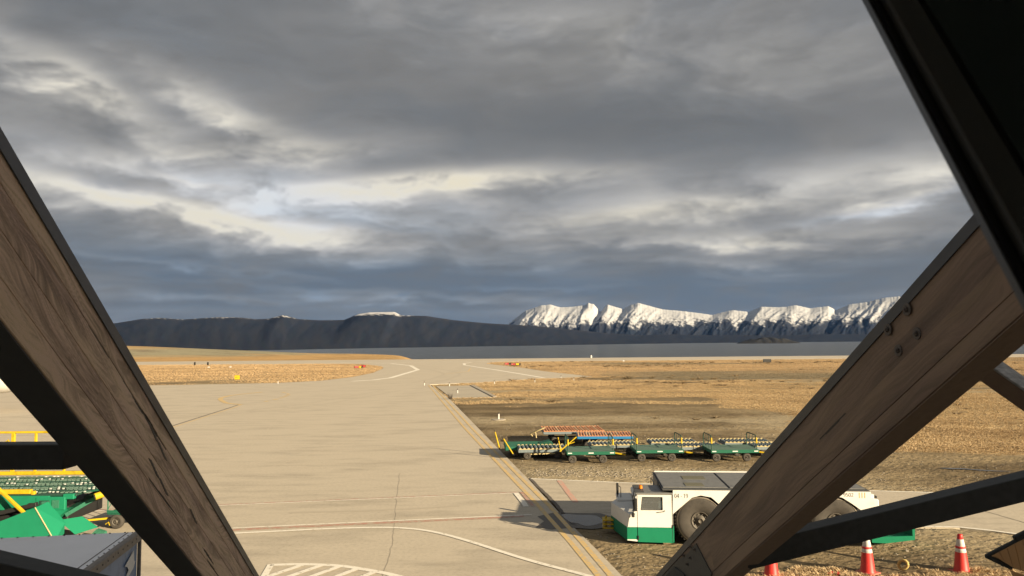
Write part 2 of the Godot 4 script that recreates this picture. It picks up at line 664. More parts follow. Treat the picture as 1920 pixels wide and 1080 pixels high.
	mat("cone_white", Color(0.66, 0.65, 0.62), 0.5, 0, fine, Vector3.ONE * 2.0)
	mat("roller_pale", Color(0.42, 0.45, 0.42), 0.6, 0, grime, Vector3.ONE * 2.0)
	mat("cone_base", Color(0.45, 0.13, 0.10), 0.7, 0, grime, Vector3.ONE * 2.0)
	mat("truck_roof", Color(0.80, 0.79, 0.80), 0.32, 0, ntex(81, 0.01, 5, [[0.0, 0.88], [0.5, 0.97], [1.0, 1.0]], 512, 0.6), Vector3.ONE * 0.25)
	mat("truck_trim", Color(0.22, 0.19, 0.16), 0.6, 0, grime, Vector3.ONE)
	mat("truck_blue", Color(0.19, 0.27, 0.42), 0.5, 0, grime, Vector3.ONE * 0.6)
	mat("emblem", Color(0.62, 0.62, 0.60), 0.5)
	mat("plane_white", Color(0.62, 0.61, 0.58), 0.3)
	mat("plane_blue", Color(0.16, 0.44, 0.62), 0.3)
	mat("sign_yellow", Color(0.60, 0.42, 0.015), 0.5)
	mat("sign_red", Color(0.36, 0.035, 0.035), 0.7)
	mat("sign_white", Color(0.6, 0.6, 0.58), 0.5)
	mat("rope", Color(0.48, 0.36, 0.13), 0.8)
	# terminal
	mat("flashing", Color(0.085, 0.088, 0.095), 0.5, 0.35, ntex(91, 0.01, 5, [[0.0, 0.65], [0.5, 0.9], [1.0, 1.0]], 512, 0.6), Vector3.ONE * 0.7)
	mat("dark_steel", Color(0.05, 0.053, 0.05), 0.7, 0.1, ntex(92, 0.02, 5, [[0.0, 0.5], [0.5, 0.8], [0.75, 1.0], [1.0, 1.0]], 512, 0.65), Vector3.ONE * 1.1)
	mat("bolt_steel", Color(0.12, 0.10, 0.085), 0.6, 0.3)
	mat("plate_steel", Color(0.08, 0.08, 0.075), 0.6, 0.3, grime, Vector3.ONE * 2.0)
	mat("frame_black", Color(0.014, 0.016, 0.016), 0.5)
	mat("frame_edge", Color(0.09, 0.095, 0.10), 0.4, 0.4)
	mat("interior_dark", Color(0.30, 0.32, 0.32), 0.6)
	mat("interior_wall", Color(0.75, 0.75, 0.73), 0.8)
	mat("panel_dark", Color(0.14, 0.20, 0.205), 0.5)
	mat("interior_floor", Color(0.55, 0.52, 0.48), 0.6)
	mat("cladding", Color(0.58, 0.56, 0.53), 0.8)
	mat("roofing", Color(0.5, 0.5, 0.5), 0.7)
	var wood := mat("wood", Color(0.64, 0.475, 0.345), 0.8)
	var wt := wood_texture(7, true)
	wood.albedo_texture = wt
	wood.uv1_scale = V3(0.16, 0.9, 1)
	relief(wood, wt, 0.6)
	var wood2 := mat("wood_smooth", Color(0.29, 0.19, 0.125), 0.6)
	wood2.albedo_texture = wood_texture(31, false)
	wood2.uv1_scale = V3(0.16, 0.9, 1)
	mat("plank", Color(0.72, 0.42, 0.19), 0.65)
	mat("weathered", Color(0.55, 0.55, 0.54), 0.85, 0, ntex(95, 0.02, 5, [[0.0, 0.15], [0.4, 0.6], [0.7, 1.0], [1.0, 0.9]], 512, 0.7), V3(0.7, 4.0, 4.0))
	mat("weathered_side", Color(0.27, 0.19, 0.13), 0.8, 0, fine, V3(1, 4, 1))


# grain runs along u; dark checks and knots where the timber has weathered
func wood_texture(s: int, rough: bool) -> ImageTexture:
	var w := 640
	var h := 224
	var grain := noise(s, 1.0, 4, 0.6)
	var broad := noise(s + 1, 1.0, 3)
	var r := RandomNumberGenerator.new()
	r.seed = s
	var im := Image.create(w, h, false, Image.FORMAT_RGB8)
	var knots := []
	for i in 14 if rough else 5:
		knots.append([r.randf() * w, r.randf() * h, r.randf_range(8, 20)])
	for j in h:
		for i in w:
			var x := float(i)
			var y := float(j)
			var bend := broad.get_noise_2d(x * 0.006, y * 0.01) * 14.0
			for k in knots:
				var dx: float = (x - k[0]) / (k[2] * 3.0)
				var dy: float = (y - k[1]) / k[2]
				var q := dx * dx + dy * dy
				if q < 6.0:
					bend += exp(-q) * k[2] * 0.9 * signf(dy)
			var g := grain.get_noise_2d(x * 0.009, (y + bend) * 0.16)
			var f := grain.get_noise_2d(x * 0.03 + 500.0, (y + bend) * 0.75)
			var b := broad.get_noise_2d(x * 0.004, y * 0.016 + 90.0)
			var v := 0.87 + g * (0.24 if rough else 0.14) + f * (0.24 if rough else 0.10) + b * 0.26
			v = clampf(v, 0.12, 1.0)
			im.set_pixel(i, j, Color(v, v * (0.985 + 0.03 * b), v * (0.97 + 0.05 * g)))
	for k in 26 if rough else 5:
		var cx := r.randf() * w
		var cy := r.randf() * h
		var l := r.randf_range(20, 150)
		var t := r.randf_range(0.5, 1.6)
		for i in int(l):
			var y := cy + sin(i * 0.03 + k) * 1.6
			var half := t * sin(PI * i / l)
			for j in range(int(y - half), int(y + half) + 1):
				im.set_pixel(int(cx + i) % w, posmod(j, h), Color(0.24, 0.21, 0.19))
	return ImageTexture.create_from_image(im)


# ------------------------------------------------------------------ ground, sea, hills

const APRON := [
	[5.9, -1.0], [4.2, -11.0], [2.75, -19.54], [2.34, -22.17], [1.67, -26.11], [0.67, -32.87], [-2.27, -51.46], [-6.45, -77.9], [-11.75, -106.44],
	[-7.09, -109.09], [-2.52, -112.67], [4.14, -120.32], [13.08, -124.06], [13.28, -125.89], [6.24, -149.84], [1.56, -173.06], [-4.3, -193.5], [-7.0, -204.0],
	[-7.15, -208.51], [-6.0, -216.0], [-4.12, -220.0], [2.0, -222.0], [21.85, -222.6], [420, -222.6], [420, -262.0], [-420, -262.0], [-420, -223.0], [-111.7, -221.5], [-55.2, -217.0],
	[-44.0, -211.0], [-39.2, -203.2], [-33.5, -190.0], [-31.4, -182.0], [-29.95, -173.2], [-28.6, -158.0], [-27.7, -149.3], [-28.1, -131.6], [-30.7, -119.6], [-35.8, -114.3], [-41.0, -112.95],
	[-53.1, -110.7], [-95.0, -104.0], [-150, -96.0], [-150, -1.0],
]
const ROAD := [
	[0.80, -33.20], [3.24, -32.54], [5.25, -31.93], [14.11, -30.01], [16.26, -29.56], [19.29, -28.73], [40, -22.5], [40, -12.0], [22.0, -18.6], [15.44, -23.1], [14.81, -23.63], [14.09, -24.09], [12.74, -24.24],
	[10.87, -24.41], [3.14, -24.79], [1.98, -24.98],
]
const PATCH := [[-10.5, -102.5], [-5.85, -103.64], [-2.07, -81.47], [-6.6, -80.87]]


func poly(a: Array) -> PackedVector2Array:
	var p := PackedVector2Array()
	for q in a:
		p.append(Vector2(q[0], q[1]))
	return p


var pavings: Array[PackedVector2Array] = []


func paved(p: Vector2) -> bool:
	for q in pavings:
		if Geometry2D.is_point_in_polygon(p, q):
			return true
	return false


func from_paving(p: Vector2) -> float:
	var best := 1e9
	for q in pavings:
		for i in q.size():
			var c := Geometry2D.get_closest_point_to_segment(p, q[i], q[(i + 1) % q.size()])
			best = minf(best, p.distance_squared_to(c))
	return sqrt(best)


const LEFT_HILL := [[-60, 9.0], [-42, 8.0], [-34.4, 6.9], [-27.2, 5.5], [-25.1, 4.8], [-21.9, 3.6], [-18.5, 2.5], [-15.0, 1.3], [-12.1, 1.0], [-10.2, 0.55], [-7.7, -0.3], [-4.9, -0.8], [60, -1.0]]


func along(table: Array, x: float) -> float:
	if x <= table[0][0]:
		return table[0][1]
	for i in range(1, table.size()):
		if x < table[i][0]:
			return lerpf(table[i - 1][1], table[i][1], (x - table[i - 1][0]) / (table[i][0] - table[i - 1][0]))
	return table[-1][1]


var g_big: FastNoiseLite
var g_mid: FastNoiseLite
var g_small: FastNoiseLite


# how much of the ground is covered with dry grass (0 bare mud .. 1 golden)
func grass_cover(x: float, z: float) -> float:
	var d := -z
	var n := g_mid.get_noise_2d(x * 0.4, z * 1.1)
	var b := g_big.get_noise_2d(x * 0.5, z * 1.3)
	var s := g_small.get_noise_2d(x, z * 1.4)
	var base := smoothstep(42.0, 104.0, d + b * 40.0 + n * 16.0 + maxf(x - 14.0, 0.0) * 0.5)
	var m := g_mid.get_noise_2d(x * 1.1 + 70.0, z * 2.6)
	var v := base * (0.66 + 0.85 * n + 0.55 * b + 0.5 * m) + s * 0.4 * (base + 0.12)
	v = lerpf(v, (0.88 if x < -28.0 else 0.74) + 0.4 * n + 0.35 * m, smoothstep(112.0, 135.0, d))
	if d < 30.0 and x > 4.0:
		v = maxf(v, smoothstep(20.2, 19.0, d + s * 0.9 - n * 0.6) * 0.9)
	if x > 16.0 and d < 80.0:
		v = maxf(v, smoothstep(35.5, 41.0, d + n * 3.0) * smoothstep(17.0, 23.0, x + n * 4.0) * 0.95)
	return clampf(v, 0.0, 1.0)


func ground_colour(x: float, z: float) -> Color:
	var d := -z
	var n := g_mid.get_noise_2d(x * 0.35 + 300.0, z * 1.5)
	var b := g_big.get_noise_2d(x + 90.0, z * 2.2)
	var s := g_small.get_noise_2d(x * 1.4 + 50.0, z * 2.4)
	var mud := Color(0.32, 0.25, 0.152).lerp(Color(0.15, 0.115, 0.072), clampf(0.30 + n * 1.4 - b * 0.6, 0.0, 1.0))
	mud = mud.lerp(Color(0.42, 0.35, 0.235), clampf(b * 2.2 + s * 0.6 - n * 0.6, 0.0, 0.85))
	var gold := Color(0.55, 0.395, 0.225).lerp(Color(0.38, 0.265, 0.145), clampf(0.45 + n * 1.2 + s * 0.4, 0.0, 1.0))
	var tan := Color(0.40, 0.30, 0.165)
	var far := smoothstep(95.0, 140.0, d)
	var cover := grass_cover(x, z)
	gold = tan.lerp(gold, clampf(0.35 + far * 0.65 + n * 0.6, 0.0, 1.0))
	var c := mud.lerp(gold, smoothstep(0.30, 0.66, cover))
	# darker scrub in streaks across the far right field
	if x > 8.0 and d > 110.0:
		var scrub := smoothstep(0.10, 0.34, g_big.get_noise_2d(x * 0.22 + 10.0, z * 0.9)) * smoothstep(10.0, 30.0, x)
		c = c.lerp(Color(0.22, 0.19, 0.13), scrub * 0.85)
	if d > 262.0:
		var h := ground_height(x, z)
		var t := clampf(h / 6.0 + n * 0.12, 0.0, 1.0)
		c = Color(0.52, 0.34, 0.16).lerp(Color(0.34, 0.31, 0.215), smoothstep(0.12, 0.3, t + b * 0.15))
		c = c.lerp(Color(0.50, 0.35, 0.18), smoothstep(0.62, 0.8, t))
		c = c.lerp(Color(0.16, 0.12, 0.08), clampf(s * 1.6 - 0.25, 0.0, 0.6))
	return c


func ground_height(x: float, z: float) -> float:
	var d := -z
	if d > 262.0:
		var az := rad_to_deg(atan2(x, d))
		var top := along(LEFT_HILL, az)
		var t := (d - 262.0) / 84.0
		var h := 0.0
		if t < 1.0:
			h = top * smoothstep(0.0, 1.0, t) * (1.0 + 0.0 * t)
			h += g_mid.get_noise_2d(x * 0.4, z * 0.6) * 0.7 * sin(PI * t) * clampf(top, 0.0, 1.0)
		else:
			h = lerpf(top, -26.0, smoothstep(1.0, 2.2, t))
		if az > -11.0:
			h = lerpf(h, -26.0 * smoothstep(264.0, 284.0, d), smoothstep(-9.0, 0.0, az))
		return h - 0.02
	return 0.0


func build_setting() -> void:
	pavings = [poly(APRON), poly(ROAD), poly(PATCH)]
	g_big = noise(101, 0.02, 4, 0.55)
	g_mid = noise(102, 0.09, 4, 0.55)
	g_small = noise(103, 0.5, 3, 0.6)
	# ground: one sheet, finer towards the terminal
	var xs := []
	var x := -14.0
	while x < 30.0:
		xs.append(x)
		x += 0.32
	var stp := 0.4
	while x < 480.0:
		xs.append(x)
		x += stp
		stp *= 1.085
	x = -14.0
	stp = 0.4
	while x > -480.0:
		x -= stp
		stp *= 1.085
		xs.push_front(x)
	var zs := []
	var z := 60.0
	while z > -14.0:
		zs.append(z)
		z -= 4.0
	z = -14.0
	while z > -470.0:
		zs.append(z)
		z -= 0.18 + 0.0075 * (-z - 14.0)
	var nx := xs.size()
	var verts := PackedVector3Array()
	var cols := PackedColorArray()
	var uvs := PackedVector2Array()
	for zz in zs:
		for xx in xs:
			var p := Vector2(xx, zz)
			var y := -0.02
			if zz < -262.0:
				y = ground_height(xx, zz)
			elif zz < -14.0 and (xx > -14.0 or zz < -100.0):
				if paved(p):
					y = -0.10
				else:
					var far := clampf((from_paving(p) - 0.15) / 2.5, 0.0, 1.0)
					var bump := g_small.get_noise_2d(xx * 0.7, zz * 0.9) * 0.05 + g_mid.get_noise_2d(xx, zz) * 0.11
					y = -0.022 + far * (bump + 0.02) - absf(bump) * 0.15
					if far < 0.4:
						y = minf(y, -0.012)
			else:
				y = -0.10 if paved(p) else -0.03
			verts.append(V3(xx, y, zz))
			cols.append(ground_colour(xx, zz))
			uvs.append(p)
	var idx := PackedInt32Array()
	for j in zs.size() - 1:
		for i in nx - 1:
			var a := j * nx + i
			idx.append_array([a, a + nx, a + 1, a + 1, a + nx, a + nx + 1])
	var arr := []
	arr.resize(Mesh.ARRAY_MAX)
	arr[Mesh.ARRAY_VERTEX] = verts
	arr[Mesh.ARRAY_COLOR] = cols
	arr[Mesh.ARRAY_TEX_UV] = uvs
	arr[Mesh.ARRAY_TEX_UV2] = uvs
	arr[Mesh.ARRAY_INDEX] = idx
	var am := ArrayMesh.new()
	am.add_surface_from_arrays(Mesh.PRIMITIVE_TRIANGLES, arr)
	var st := SurfaceTool.new()
	st.create_from(am, 0)
	struct("ground", st, M.soil)
	# paving
	var pv := [["apron", APRON, M.concrete, 0.0], ["service_road", ROAD, M.road, 0.0], ["old_paved_patch", PATCH, M.old_paving, -0.004]]
	for q in pv:
		st = S()
		paving_sheet(st, poly(q[1]), q[3])
		struct(q[0], st, q[2])
	# sea
	st = S()
	var e := 30000.0
	st.set_uv(Vector2(-e, -e))
	for t in [[V2(-e, -230), V2(e, -230), V2(e, -e)], [V2(-e, -230), V2(e, -e), V2(-e, -e)]]:
		for v in t:
			st.set_uv(v)
			st.add_vertex(V3(v.x, -22.0, v.y))
	struct("sea", st, M.water)


func paving_sheet(st: SurfaceTool, pg: PackedVector2Array, y: float) -> void:
	var idx := Geometry2D.triangulate_polygon(pg)
	for i in range(0, idx.size(), 3):
		var a := pg[idx[i]]
		var b := pg[idx[i + 1]]
		var c := pg[idx[i + 2]]
		if (b - a).cross(c - a) < 0.0:
			var t := b
			b = c
			c = t
		for p in [a, b, c]:
			st.set_uv(p)
			st.set_uv2(p)
			st.add_vertex(V3(p.x, y, p.y))
	for i in pg.size():
		var p := pg[i]
		var q := pg[(i + 1) % pg.size()]
		for v in [V3(p.x, y, p.y), V3(q.x, y, q.y), V3(q.x, y - 0.25, q.y), V3(p.x, y, p.y), V3(q.x, y - 0.25, q.y), V3(p.x, y - 0.25, p.y)]:
			st.set_uv(Vector2(v.x, v.z))
			st.set_uv2(Vector2(v.x, v.z))
			st.add_vertex(v)


const NEAR_RIDGE := [
	[-44.17, 159], [-38.42, 197], [-33.03, 185], [-27.93, 198], [-26.41, 236], [-25.26, 247], [-23.83, 233], [-23.07, 240], [-21.44, 256], [-19.92, 252], [-18.98, 237], [-18.03, 242], [-17.09, 277], [-15.96, 238],
	[-14.49, 226], [-12.68, 230], [-11.68, 286], [-10.84, 304], [-8.97, 308], [-8.47, 273], [-6.58, 266], [-4.67, 226], [-2.23, 192], [-0.47, 176], [1.61, 160], [4.50, 118], [7.70, 72], [9.66, 55], [12.06, 60],
	[14.66, 48], [19.44, 40], [22.46, 46], [26.83, 38], [30.93, 45], [36.56, 50], [43.70, 60],
]
const SNOW_RIDGE := [
	[-2.9, -20], [-1.6, 120], [-0.85, 240], [-0.21, 345], [1.01, 576], [2.24, 675], [2.94, 688], [3.65, 636], [4.52, 638], [5.56, 670], [5.83, 709], [6.25, 681], [6.75, 537], [7.28, 674], [8.48, 583], [9.01, 657],
	[9.61, 695], [10.36, 642], [11.37, 569], [13.02, 527], [15.00, 452], [15.65, 492], [16.46, 532], [17.58, 494], [18.46, 583], [19.47, 568], [20.09, 569], [20.79, 597], [21.76, 535], [22.97, 565], [23.46, 488],
	[24.30, 586], [25.45, 616], [26.59, 684], [27.70, 701], [27.99, 737], [29.79, 769], [31.91, 790], [35.31, 686], [39.18, 548], [43.76, 455],
]
const SHORE := [[-46, 2400], [-25.2, 3000], [-17.4, 3260], [-10.5, 3740], [1.2, 4560], [13.6, 6280], [25.1, 6980], [46, 7400]]


# a range of hills: rows from its foot (at near) up to its crest (at far), with spurs and gullies running down
func mountain_range(called: String, ridge: Array, near: Array, far: float, a0: float, a1: float, cols_n: int, rows: int, snow: Callable, seed_n: int, rough: float) -> void:
	var n1 := noise(seed_n, 1.0, 6, 0.55)
	n1.fractal_type = FastNoiseLite.FRACTAL_RIDGED
	var n2 := noise(seed_n + 1, 1.0, 5, 0.55)
	var verts := PackedVector3Array()
	var colours := PackedColorArray()
	for j in rows + 3:
		var t := float(j) / rows
		for i in cols_n + 1:
			var az := lerpf(a0, a1, float(i) / cols_n)
			var foot := along(near, az)
			var d := lerpf(foot, far, t)
			var u := minf(t, 1.0)
			var wob := n2.get_noise_2d(az * 0.9, t * 2.0) * 1.2 * rough * sin(PI * u)
			var slant := (1.0 - u) * 1.6
			var crest := lerpf(along(ridge, az + wob + slant * 0.7), along(ridge, az), smoothstep(0.55, 1.0, u))
			var jag := n2.get_noise_1d(az * 9.0) * rough * 0.12
			var h: float
			if t <= 1.0:
				h = (crest * (1.0 + jag * u) + 24.0) * pow(t, 1.05) - 24.0
				# spurs and gullies slant down from the crest
				var spur := n1.get_noise_2d((az + slant) * 0.62 + 9.0, t * 1.1)
				var rib := n1.get_noise_2d((az + slant * 0.8) * 2.6 + 40.0, t * 2.4 + az * 0.3)
				h += (spur * 1.25 + rib * 0.10 - 0.25) * rough * (crest + 60.0) * 0.34 * sin(PI * pow(t, 0.85))
				h += n2.get_noise_2d(az * 4.0, t * 9.0) * rough * (crest + 60.0) * 0.04 * sin(PI * t)
			else:
				h = crest * (1.0 - (t - 1.0) * 4.0)
			var r := deg_to_rad(az)
			verts.append(V3(sin(r) * d, h, -cos(r) * d))
			colours.append(snow.call(az, h, t, n1.get_noise_2d((az + slant * 0.8) * 2.6 + 40.0, t * 1.2), n2.get_noise_2d((az + slant * 0.9) * 2.7, t * 15.0 + az * 0.6), n2.get_noise_2d(az * 1.1 + 60.0, t * 2.0)))
	var st := SurfaceTool.new()
	st.begin(Mesh.PRIMITIVE_TRIANGLES)
	for k in verts.size():
		st.set_color(colours[k])
		st.add_vertex(verts[k])
	var w := cols_n + 1
	for j in rows + 2:
		for i in cols_n:
			var a := j * w + i
			for k in [a, a + 1, a + w, a + 1, a + w + 1, a + w]:
				st.add_index(k)
	struct(called, st, M.hill_cover)


func build_mountains() -> void:
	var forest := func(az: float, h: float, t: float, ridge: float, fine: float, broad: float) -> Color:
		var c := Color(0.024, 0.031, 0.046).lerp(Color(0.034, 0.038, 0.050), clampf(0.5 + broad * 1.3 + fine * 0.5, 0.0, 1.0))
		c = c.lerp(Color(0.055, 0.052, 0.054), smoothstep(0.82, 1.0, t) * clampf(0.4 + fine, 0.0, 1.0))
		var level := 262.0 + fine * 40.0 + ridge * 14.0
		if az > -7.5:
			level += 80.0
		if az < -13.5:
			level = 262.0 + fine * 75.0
		return c.lerp(Color(0.50, 0.50, 0.51), smoothstep(level - 7.0, level + 7.0, h) * (1.0 if t <= 1.01 else 0.0))  # snow caps dimmed too, with the cloud shade in their colour
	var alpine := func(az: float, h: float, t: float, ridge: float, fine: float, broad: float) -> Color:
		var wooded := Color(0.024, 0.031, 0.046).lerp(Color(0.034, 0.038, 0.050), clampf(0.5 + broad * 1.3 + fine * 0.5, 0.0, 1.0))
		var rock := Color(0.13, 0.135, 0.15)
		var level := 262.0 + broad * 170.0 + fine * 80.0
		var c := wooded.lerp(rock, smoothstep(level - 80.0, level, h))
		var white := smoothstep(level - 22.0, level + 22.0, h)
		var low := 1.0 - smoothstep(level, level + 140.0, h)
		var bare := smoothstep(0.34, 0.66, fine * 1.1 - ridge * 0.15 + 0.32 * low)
		return c.lerp(Color(0.47, 0.475, 0.49), white * (1.0 - bare * 0.72))  # snow kept dim: cloud shade is put into its colour
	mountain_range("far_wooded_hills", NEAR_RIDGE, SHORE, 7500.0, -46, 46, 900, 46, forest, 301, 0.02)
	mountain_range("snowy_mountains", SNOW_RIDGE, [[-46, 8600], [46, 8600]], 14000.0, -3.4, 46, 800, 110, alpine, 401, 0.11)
	# a low wooded islet off the far shore
	var st := S(true)
	var nz := noise(88, 1.0, 3)
	var w := 40
	for j in 13:
		for i in w + 1:
			var u := float(i) / w
			var v := float(j) / 12.0
			var az := deg_to_rad(lerpf(16.6, 21.1, u))
			var d := lerpf(5050.0, 5400.0, v)
			var h := -24.0 + 46.0 * pow(sin(PI * u), 0.8) * sin(PI * v) * (0.85 + 0.35 * nz.get_noise_2d(u * 5.0, v * 2.0))
			st.set_color(Color(0.040, 0.040, 0.043))
			st.add_vertex(V3(sin(az) * d, h, -cos(az) * d))
	for j in 12:
		for i in w:
			var a := j * (w + 1) + i
			for k in [a, a + 1, a + w + 1, a + 1, a + w + 2, a + w + 1]:
				st.add_index(k)
	struct("islet", st, M.hill_cover)


# ------------------------------------------------------------------ painted lines, cracks, puddles

func line(called: String, pts: Array, w: float, y: float, m: Material, parent: Node) -> void:
	var st := S()
	ribbon(st, pts, w, y)
	part(called, st, m, parent)


func build_markings() -> void:
	var apron := get_node("apron")
	var road := get_node("service_road")
	line("yellow_line", [V2(-11.83, -105.2), V2(-6.6, -72.6), V2(-3.35, -52.4), V2(0.0, -32.9), V2(0.79, -28.4), V2(1.66, -22.9), V2(2.14, -19.56), V2(3.2, -13.0)], 0.16, 0.008, M.yellow_paint, apron)
	line("yellow_line", [V2(-11.25, -105.1), V2(-6.05, -72.5), V2(-2.85, -52.3), V2(0.40, -32.9), V2(1.20, -28.3), V2(2.02, -22.8), V2(2.46, -19.55), V2(3.5, -13.0)], 0.16, 0.008, M.yellow_paint, apron)
	line("white_line", [V2(-24.0, -26.0), V2(-11.16, -28.22), V2(-5.56, -29.16), V2(0.16, -30.09)], 0.11, 0.012, M.white_paint, apron)
	line("red_line", [V2(-24.0, -26.16), V2(-11.16, -28.38), V2(-5.56, -29.32), V2(0.25, -30.27)], 0.10, 0.008, M.red_paint, apron)
	line("white_line", [V2(0.08, -30.05), V2(0.36, -28.3), V2(0.44, -27.6)], 0.20, 0.016, M.white_paint, apron)
	line("red_line", [V2(0.30, -30.25), V2(0.62, -28.2), V2(0.70, -27.6)], 0.14, 0.012, M.red_paint, apron)
	line("white_line", [V2(-24.0, -22.4), V2(-9.31, -24.80), V2(-4.87, -25.52), V2(-1.16, -26.08), V2(0.62, -26.34)], 0.11, 0.012, M.white_paint, apron)
	line("red_line", [V2(-24.0, -22.2), V2(-9.31, -24.56), V2(-4.87, -25.30), V2(-1.16, -25.88), V2(0.35, -26.14)], 0.22, 0.008, M.red_paint, apron)
	line("white_line", smooth_line([V2(-24.0, -21.7), V2(-8.96, -24.13), V2(-6.14, -24.60), V2(-4.43, -24.73), V2(-3.39, -24.55), V2(-2.48, -24.05), V2(-1.36, -22.96), V2(0.28, -21.08), V2(1.69, -19.72), V2(3.4, -18.1)]), 0.17, 0.016, M.white_paint, apron)
	# hatched island by the terminal
	var top := smooth_line([V2(-6.61, -20.72), V2(-5.76, -20.76), V2(-4.76, -20.60), V2(-3.97, -20.25), V2(-3.06, -19.70), V2(-2.2, -18.9), V2(-1.6, -18.0)])
	line("hatching_outline", top, 0.20, 0.012, M.white_paint, apron)
	line("hatching_outline", [V2(-6.62, -20.78), V2(-6.47, -19.8), V2(-6.3, -18.2)], 0.18, 0.012, M.white_paint, apron)
	for i in 8:
		var x := -5.75 + i * 0.52
		var y := -20.62
		for k in top.size() - 1:
			if top[k].x <= x and top[k + 1].x > x:
				y = lerpf(top[k].y, top[k + 1].y, (x - top[k].x) / (top[k + 1].x - top[k].x))
		line("hatching_stripe", [V2(x, y + 0.08), V2(x - 0.95, y + 1.6)], 0.19, 0.016, M.white_paint, apron)
	# stand centre line with its turning curls
	line("yellow_line", [V2(-22.9, -40.0), V2(-24.66, -54.74), V2(-26.28, -71.1), V2(-26.8, -74.3)], 0.14, 0.008, M.yellow_paint, apron)
	line("dark_line", [V2(-23.25, -40.0), V2(-25.02, -54.7), V2(-26.66, -71.1), V2(-27.1, -74.4)], 0.16, 0.008, M.crack, apron)
	line("yellow_line", smooth_line([V2(-26.8, -74.3), V2(-28.81, -76.09), V2(-30.62, -79.25), V2(-32.02, -82.38), V2(-32.62, -84.9), V2(-32.67, -88.31), V2(-31.0, -93.0)]), 0.5, 0.012, M.yellow_paint, apron)
	var curl := smooth_line([V2(-25.68, -77.84), V2(-25.49, -81.64), V2(-25.7, -84.5), V2(-26.02, -86.7), V2(-26.41, -88.64), V2(-28.32, -92.65)], 3)
	for i in range(0, curl.size() - 1, 2):
		line("yellow_dash", [curl[i], curl[i + 1]], 0.4, 0.008, M.yellow_paint, apron)
	# edge lines of the taxiway where it meets the runway
	line("taxiway_edge_line", [V2(-40.0, -218.0), V2(-34.92, -214.7), V2(-26.19, -192.6), V2(-20.59, -163.0), V2(-20.71, -127.4), V2(-22.4, -120.7), V2(-25.06, -117.1)], 0.95, 0.012, M.white_paint, apron)
	line("taxiway_edge_line", [V2(-11.81, -217.9), V2(-13.48, -207.9), V2(-12.39, -193.1), V2(-3.23, -157.5), V2(5.1, -122.8)], 0.75, 0.012, M.white_paint, apron)
	line("yellow_line", [V2(-17.0, -140.0), V2(-12.5, -140.5), V2(-9.0, -152.0), V2(-9.5, -168.0)], 0.3, 0.008, M.yellow_paint, apron)
	line("runway_edge_line", [V2(-420, -258.5), V2(420, -258.5)], 1.4, 0.012, M.white_paint, apron)
	line("runway_edge_line", [V2(-420, -226.0), V2(420, -226.0)], 0.9, 0.012, M.white_paint, apron)
	# joints and cracks in the concrete
	for q in [[V2(-42.99, -63.15), V2(-36, -69.2)], [V2(-24.0, -40.9), V2(-3.0, -43.5)], [V2(-24.0, -46.6), V2(-4.3, -50.4)], [V2(-24.0, -35.9), V2(-1.5, -38.6)], [V2(-24.0, -53.0), V2(-5.4, -57.0)], [V2(-34.0, -62.0), V2(-6.6, -66.0)], [V2(-34.0, -73.0), V2(-7.6, -77.5)], [V2(-34.0, -84.0), V2(-9.2, -88.2)], [V2(-14.5, -40.0), V2(-26.0, -95.0)], [V2(-12.0, -36.0), V2(-7.0, -60.0)]]:
		line("joint", q, 0.05 + 0.0009 * absf(q[0].y), 0.004, M.joint, apron)
	var jag := func(pts: Array, amount: float) -> Array:
		var out := []
		for p in smooth_line(pts, 8):
			out.append(p + Vector2(rng.randf_range(-amount, amount), rng.randf_range(-amount, amount)))
		return out
	for q in [[V2(-12.0, -110.0), V2(-10.0, -128.0), V2(-11.5, -150.0), V2(-26.0, -200.0)], [V2(-15.0, -110.0), V2(-13.0, -128.0), V2(-14.5, -150.0), V2(-30.0, -204.0)], [V2(-8.0, -27.0), V2(-4.0, -27.4), V2(-2.0, -27.9)], [V2(-30.0, -60.0), V2(-20.0, -70.0), V2(-14.0, -95.0)], [V2(-32.0, -60.5), V2(-22.0, -71.0), V2(-16.0, -96.0)]]:
		line("tyre_mark", smooth_line(q, 5), 0.16 + 0.0022 * absf(q[-1].y), 0.0045, M.tyre_mark, apron)
	line("crack", jag.call([V2(-5.23, -34.87), V2(-4.58, -29.73), V2(-4.08, -26.16), V2(-3.8, -24.01), V2(-3.54, -21.64), V2(-3.34, -19.0)], 0.03), 0.014, 0.005, M.hairline, apron)
	line("crack", jag.call([V2(-44.0, -62.2), V2(-40.0, -65.7)], 0.01), 0.09, 0.006, M.crack, apron)
	line("crack", jag.call([V2(16.1, -27.6), V2(16.30, -26.15), V2(16.51, -24.67), V2(16.7, -23.0)], 0.02), 0.03, 0.005, M.crack, road)
	line("dark_line", jag.call([V2(0.70, -33.3), V2(1.15, -30.53), V2(1.52, -28.2), V2(1.70, -26.61), V2(1.86, -25.44), V2(1.95, -24.9)], 0.02), 0.14, 0.006, M.crack, road)
	# service road
	line("white_line", [V2(0.75, -33.15), V2(3.24, -32.46), V2(5.25, -31.85), V2(14.11, -29.93), V2(16.26, -29.48), V2(19.29, -28.65), V2(30.0, -25.4)], 0.15, 0.008, M.white_paint, road)
	line("white_line", [V2(9.0, -24.55), V2(10.87, -24.48), V2(12.74, -24.31), V2(14.09, -24.16), V2(14.85, -23.70), V2(15.5, -23.15), V2(22.0, -18.7)], 0.14, 0.008, M.white_paint, road)
	line("pink_line", [V2(1.96, -32.7), V2(2.13, -30.49), V2(2.31, -28.29)], 0.22, 0.008, M.pink_paint, road)
	var st := S()
	sheet(st, poly([[-5.9, -103.6], [-5.3, -103.8], [-1.75, -81.5], [-2.15, -81.4]]), 0.06, 0.2)
	part("kerb", st, M.kerb, get_node("old_paved_patch"))
	# water lying between the tug and the apron
	st = S()
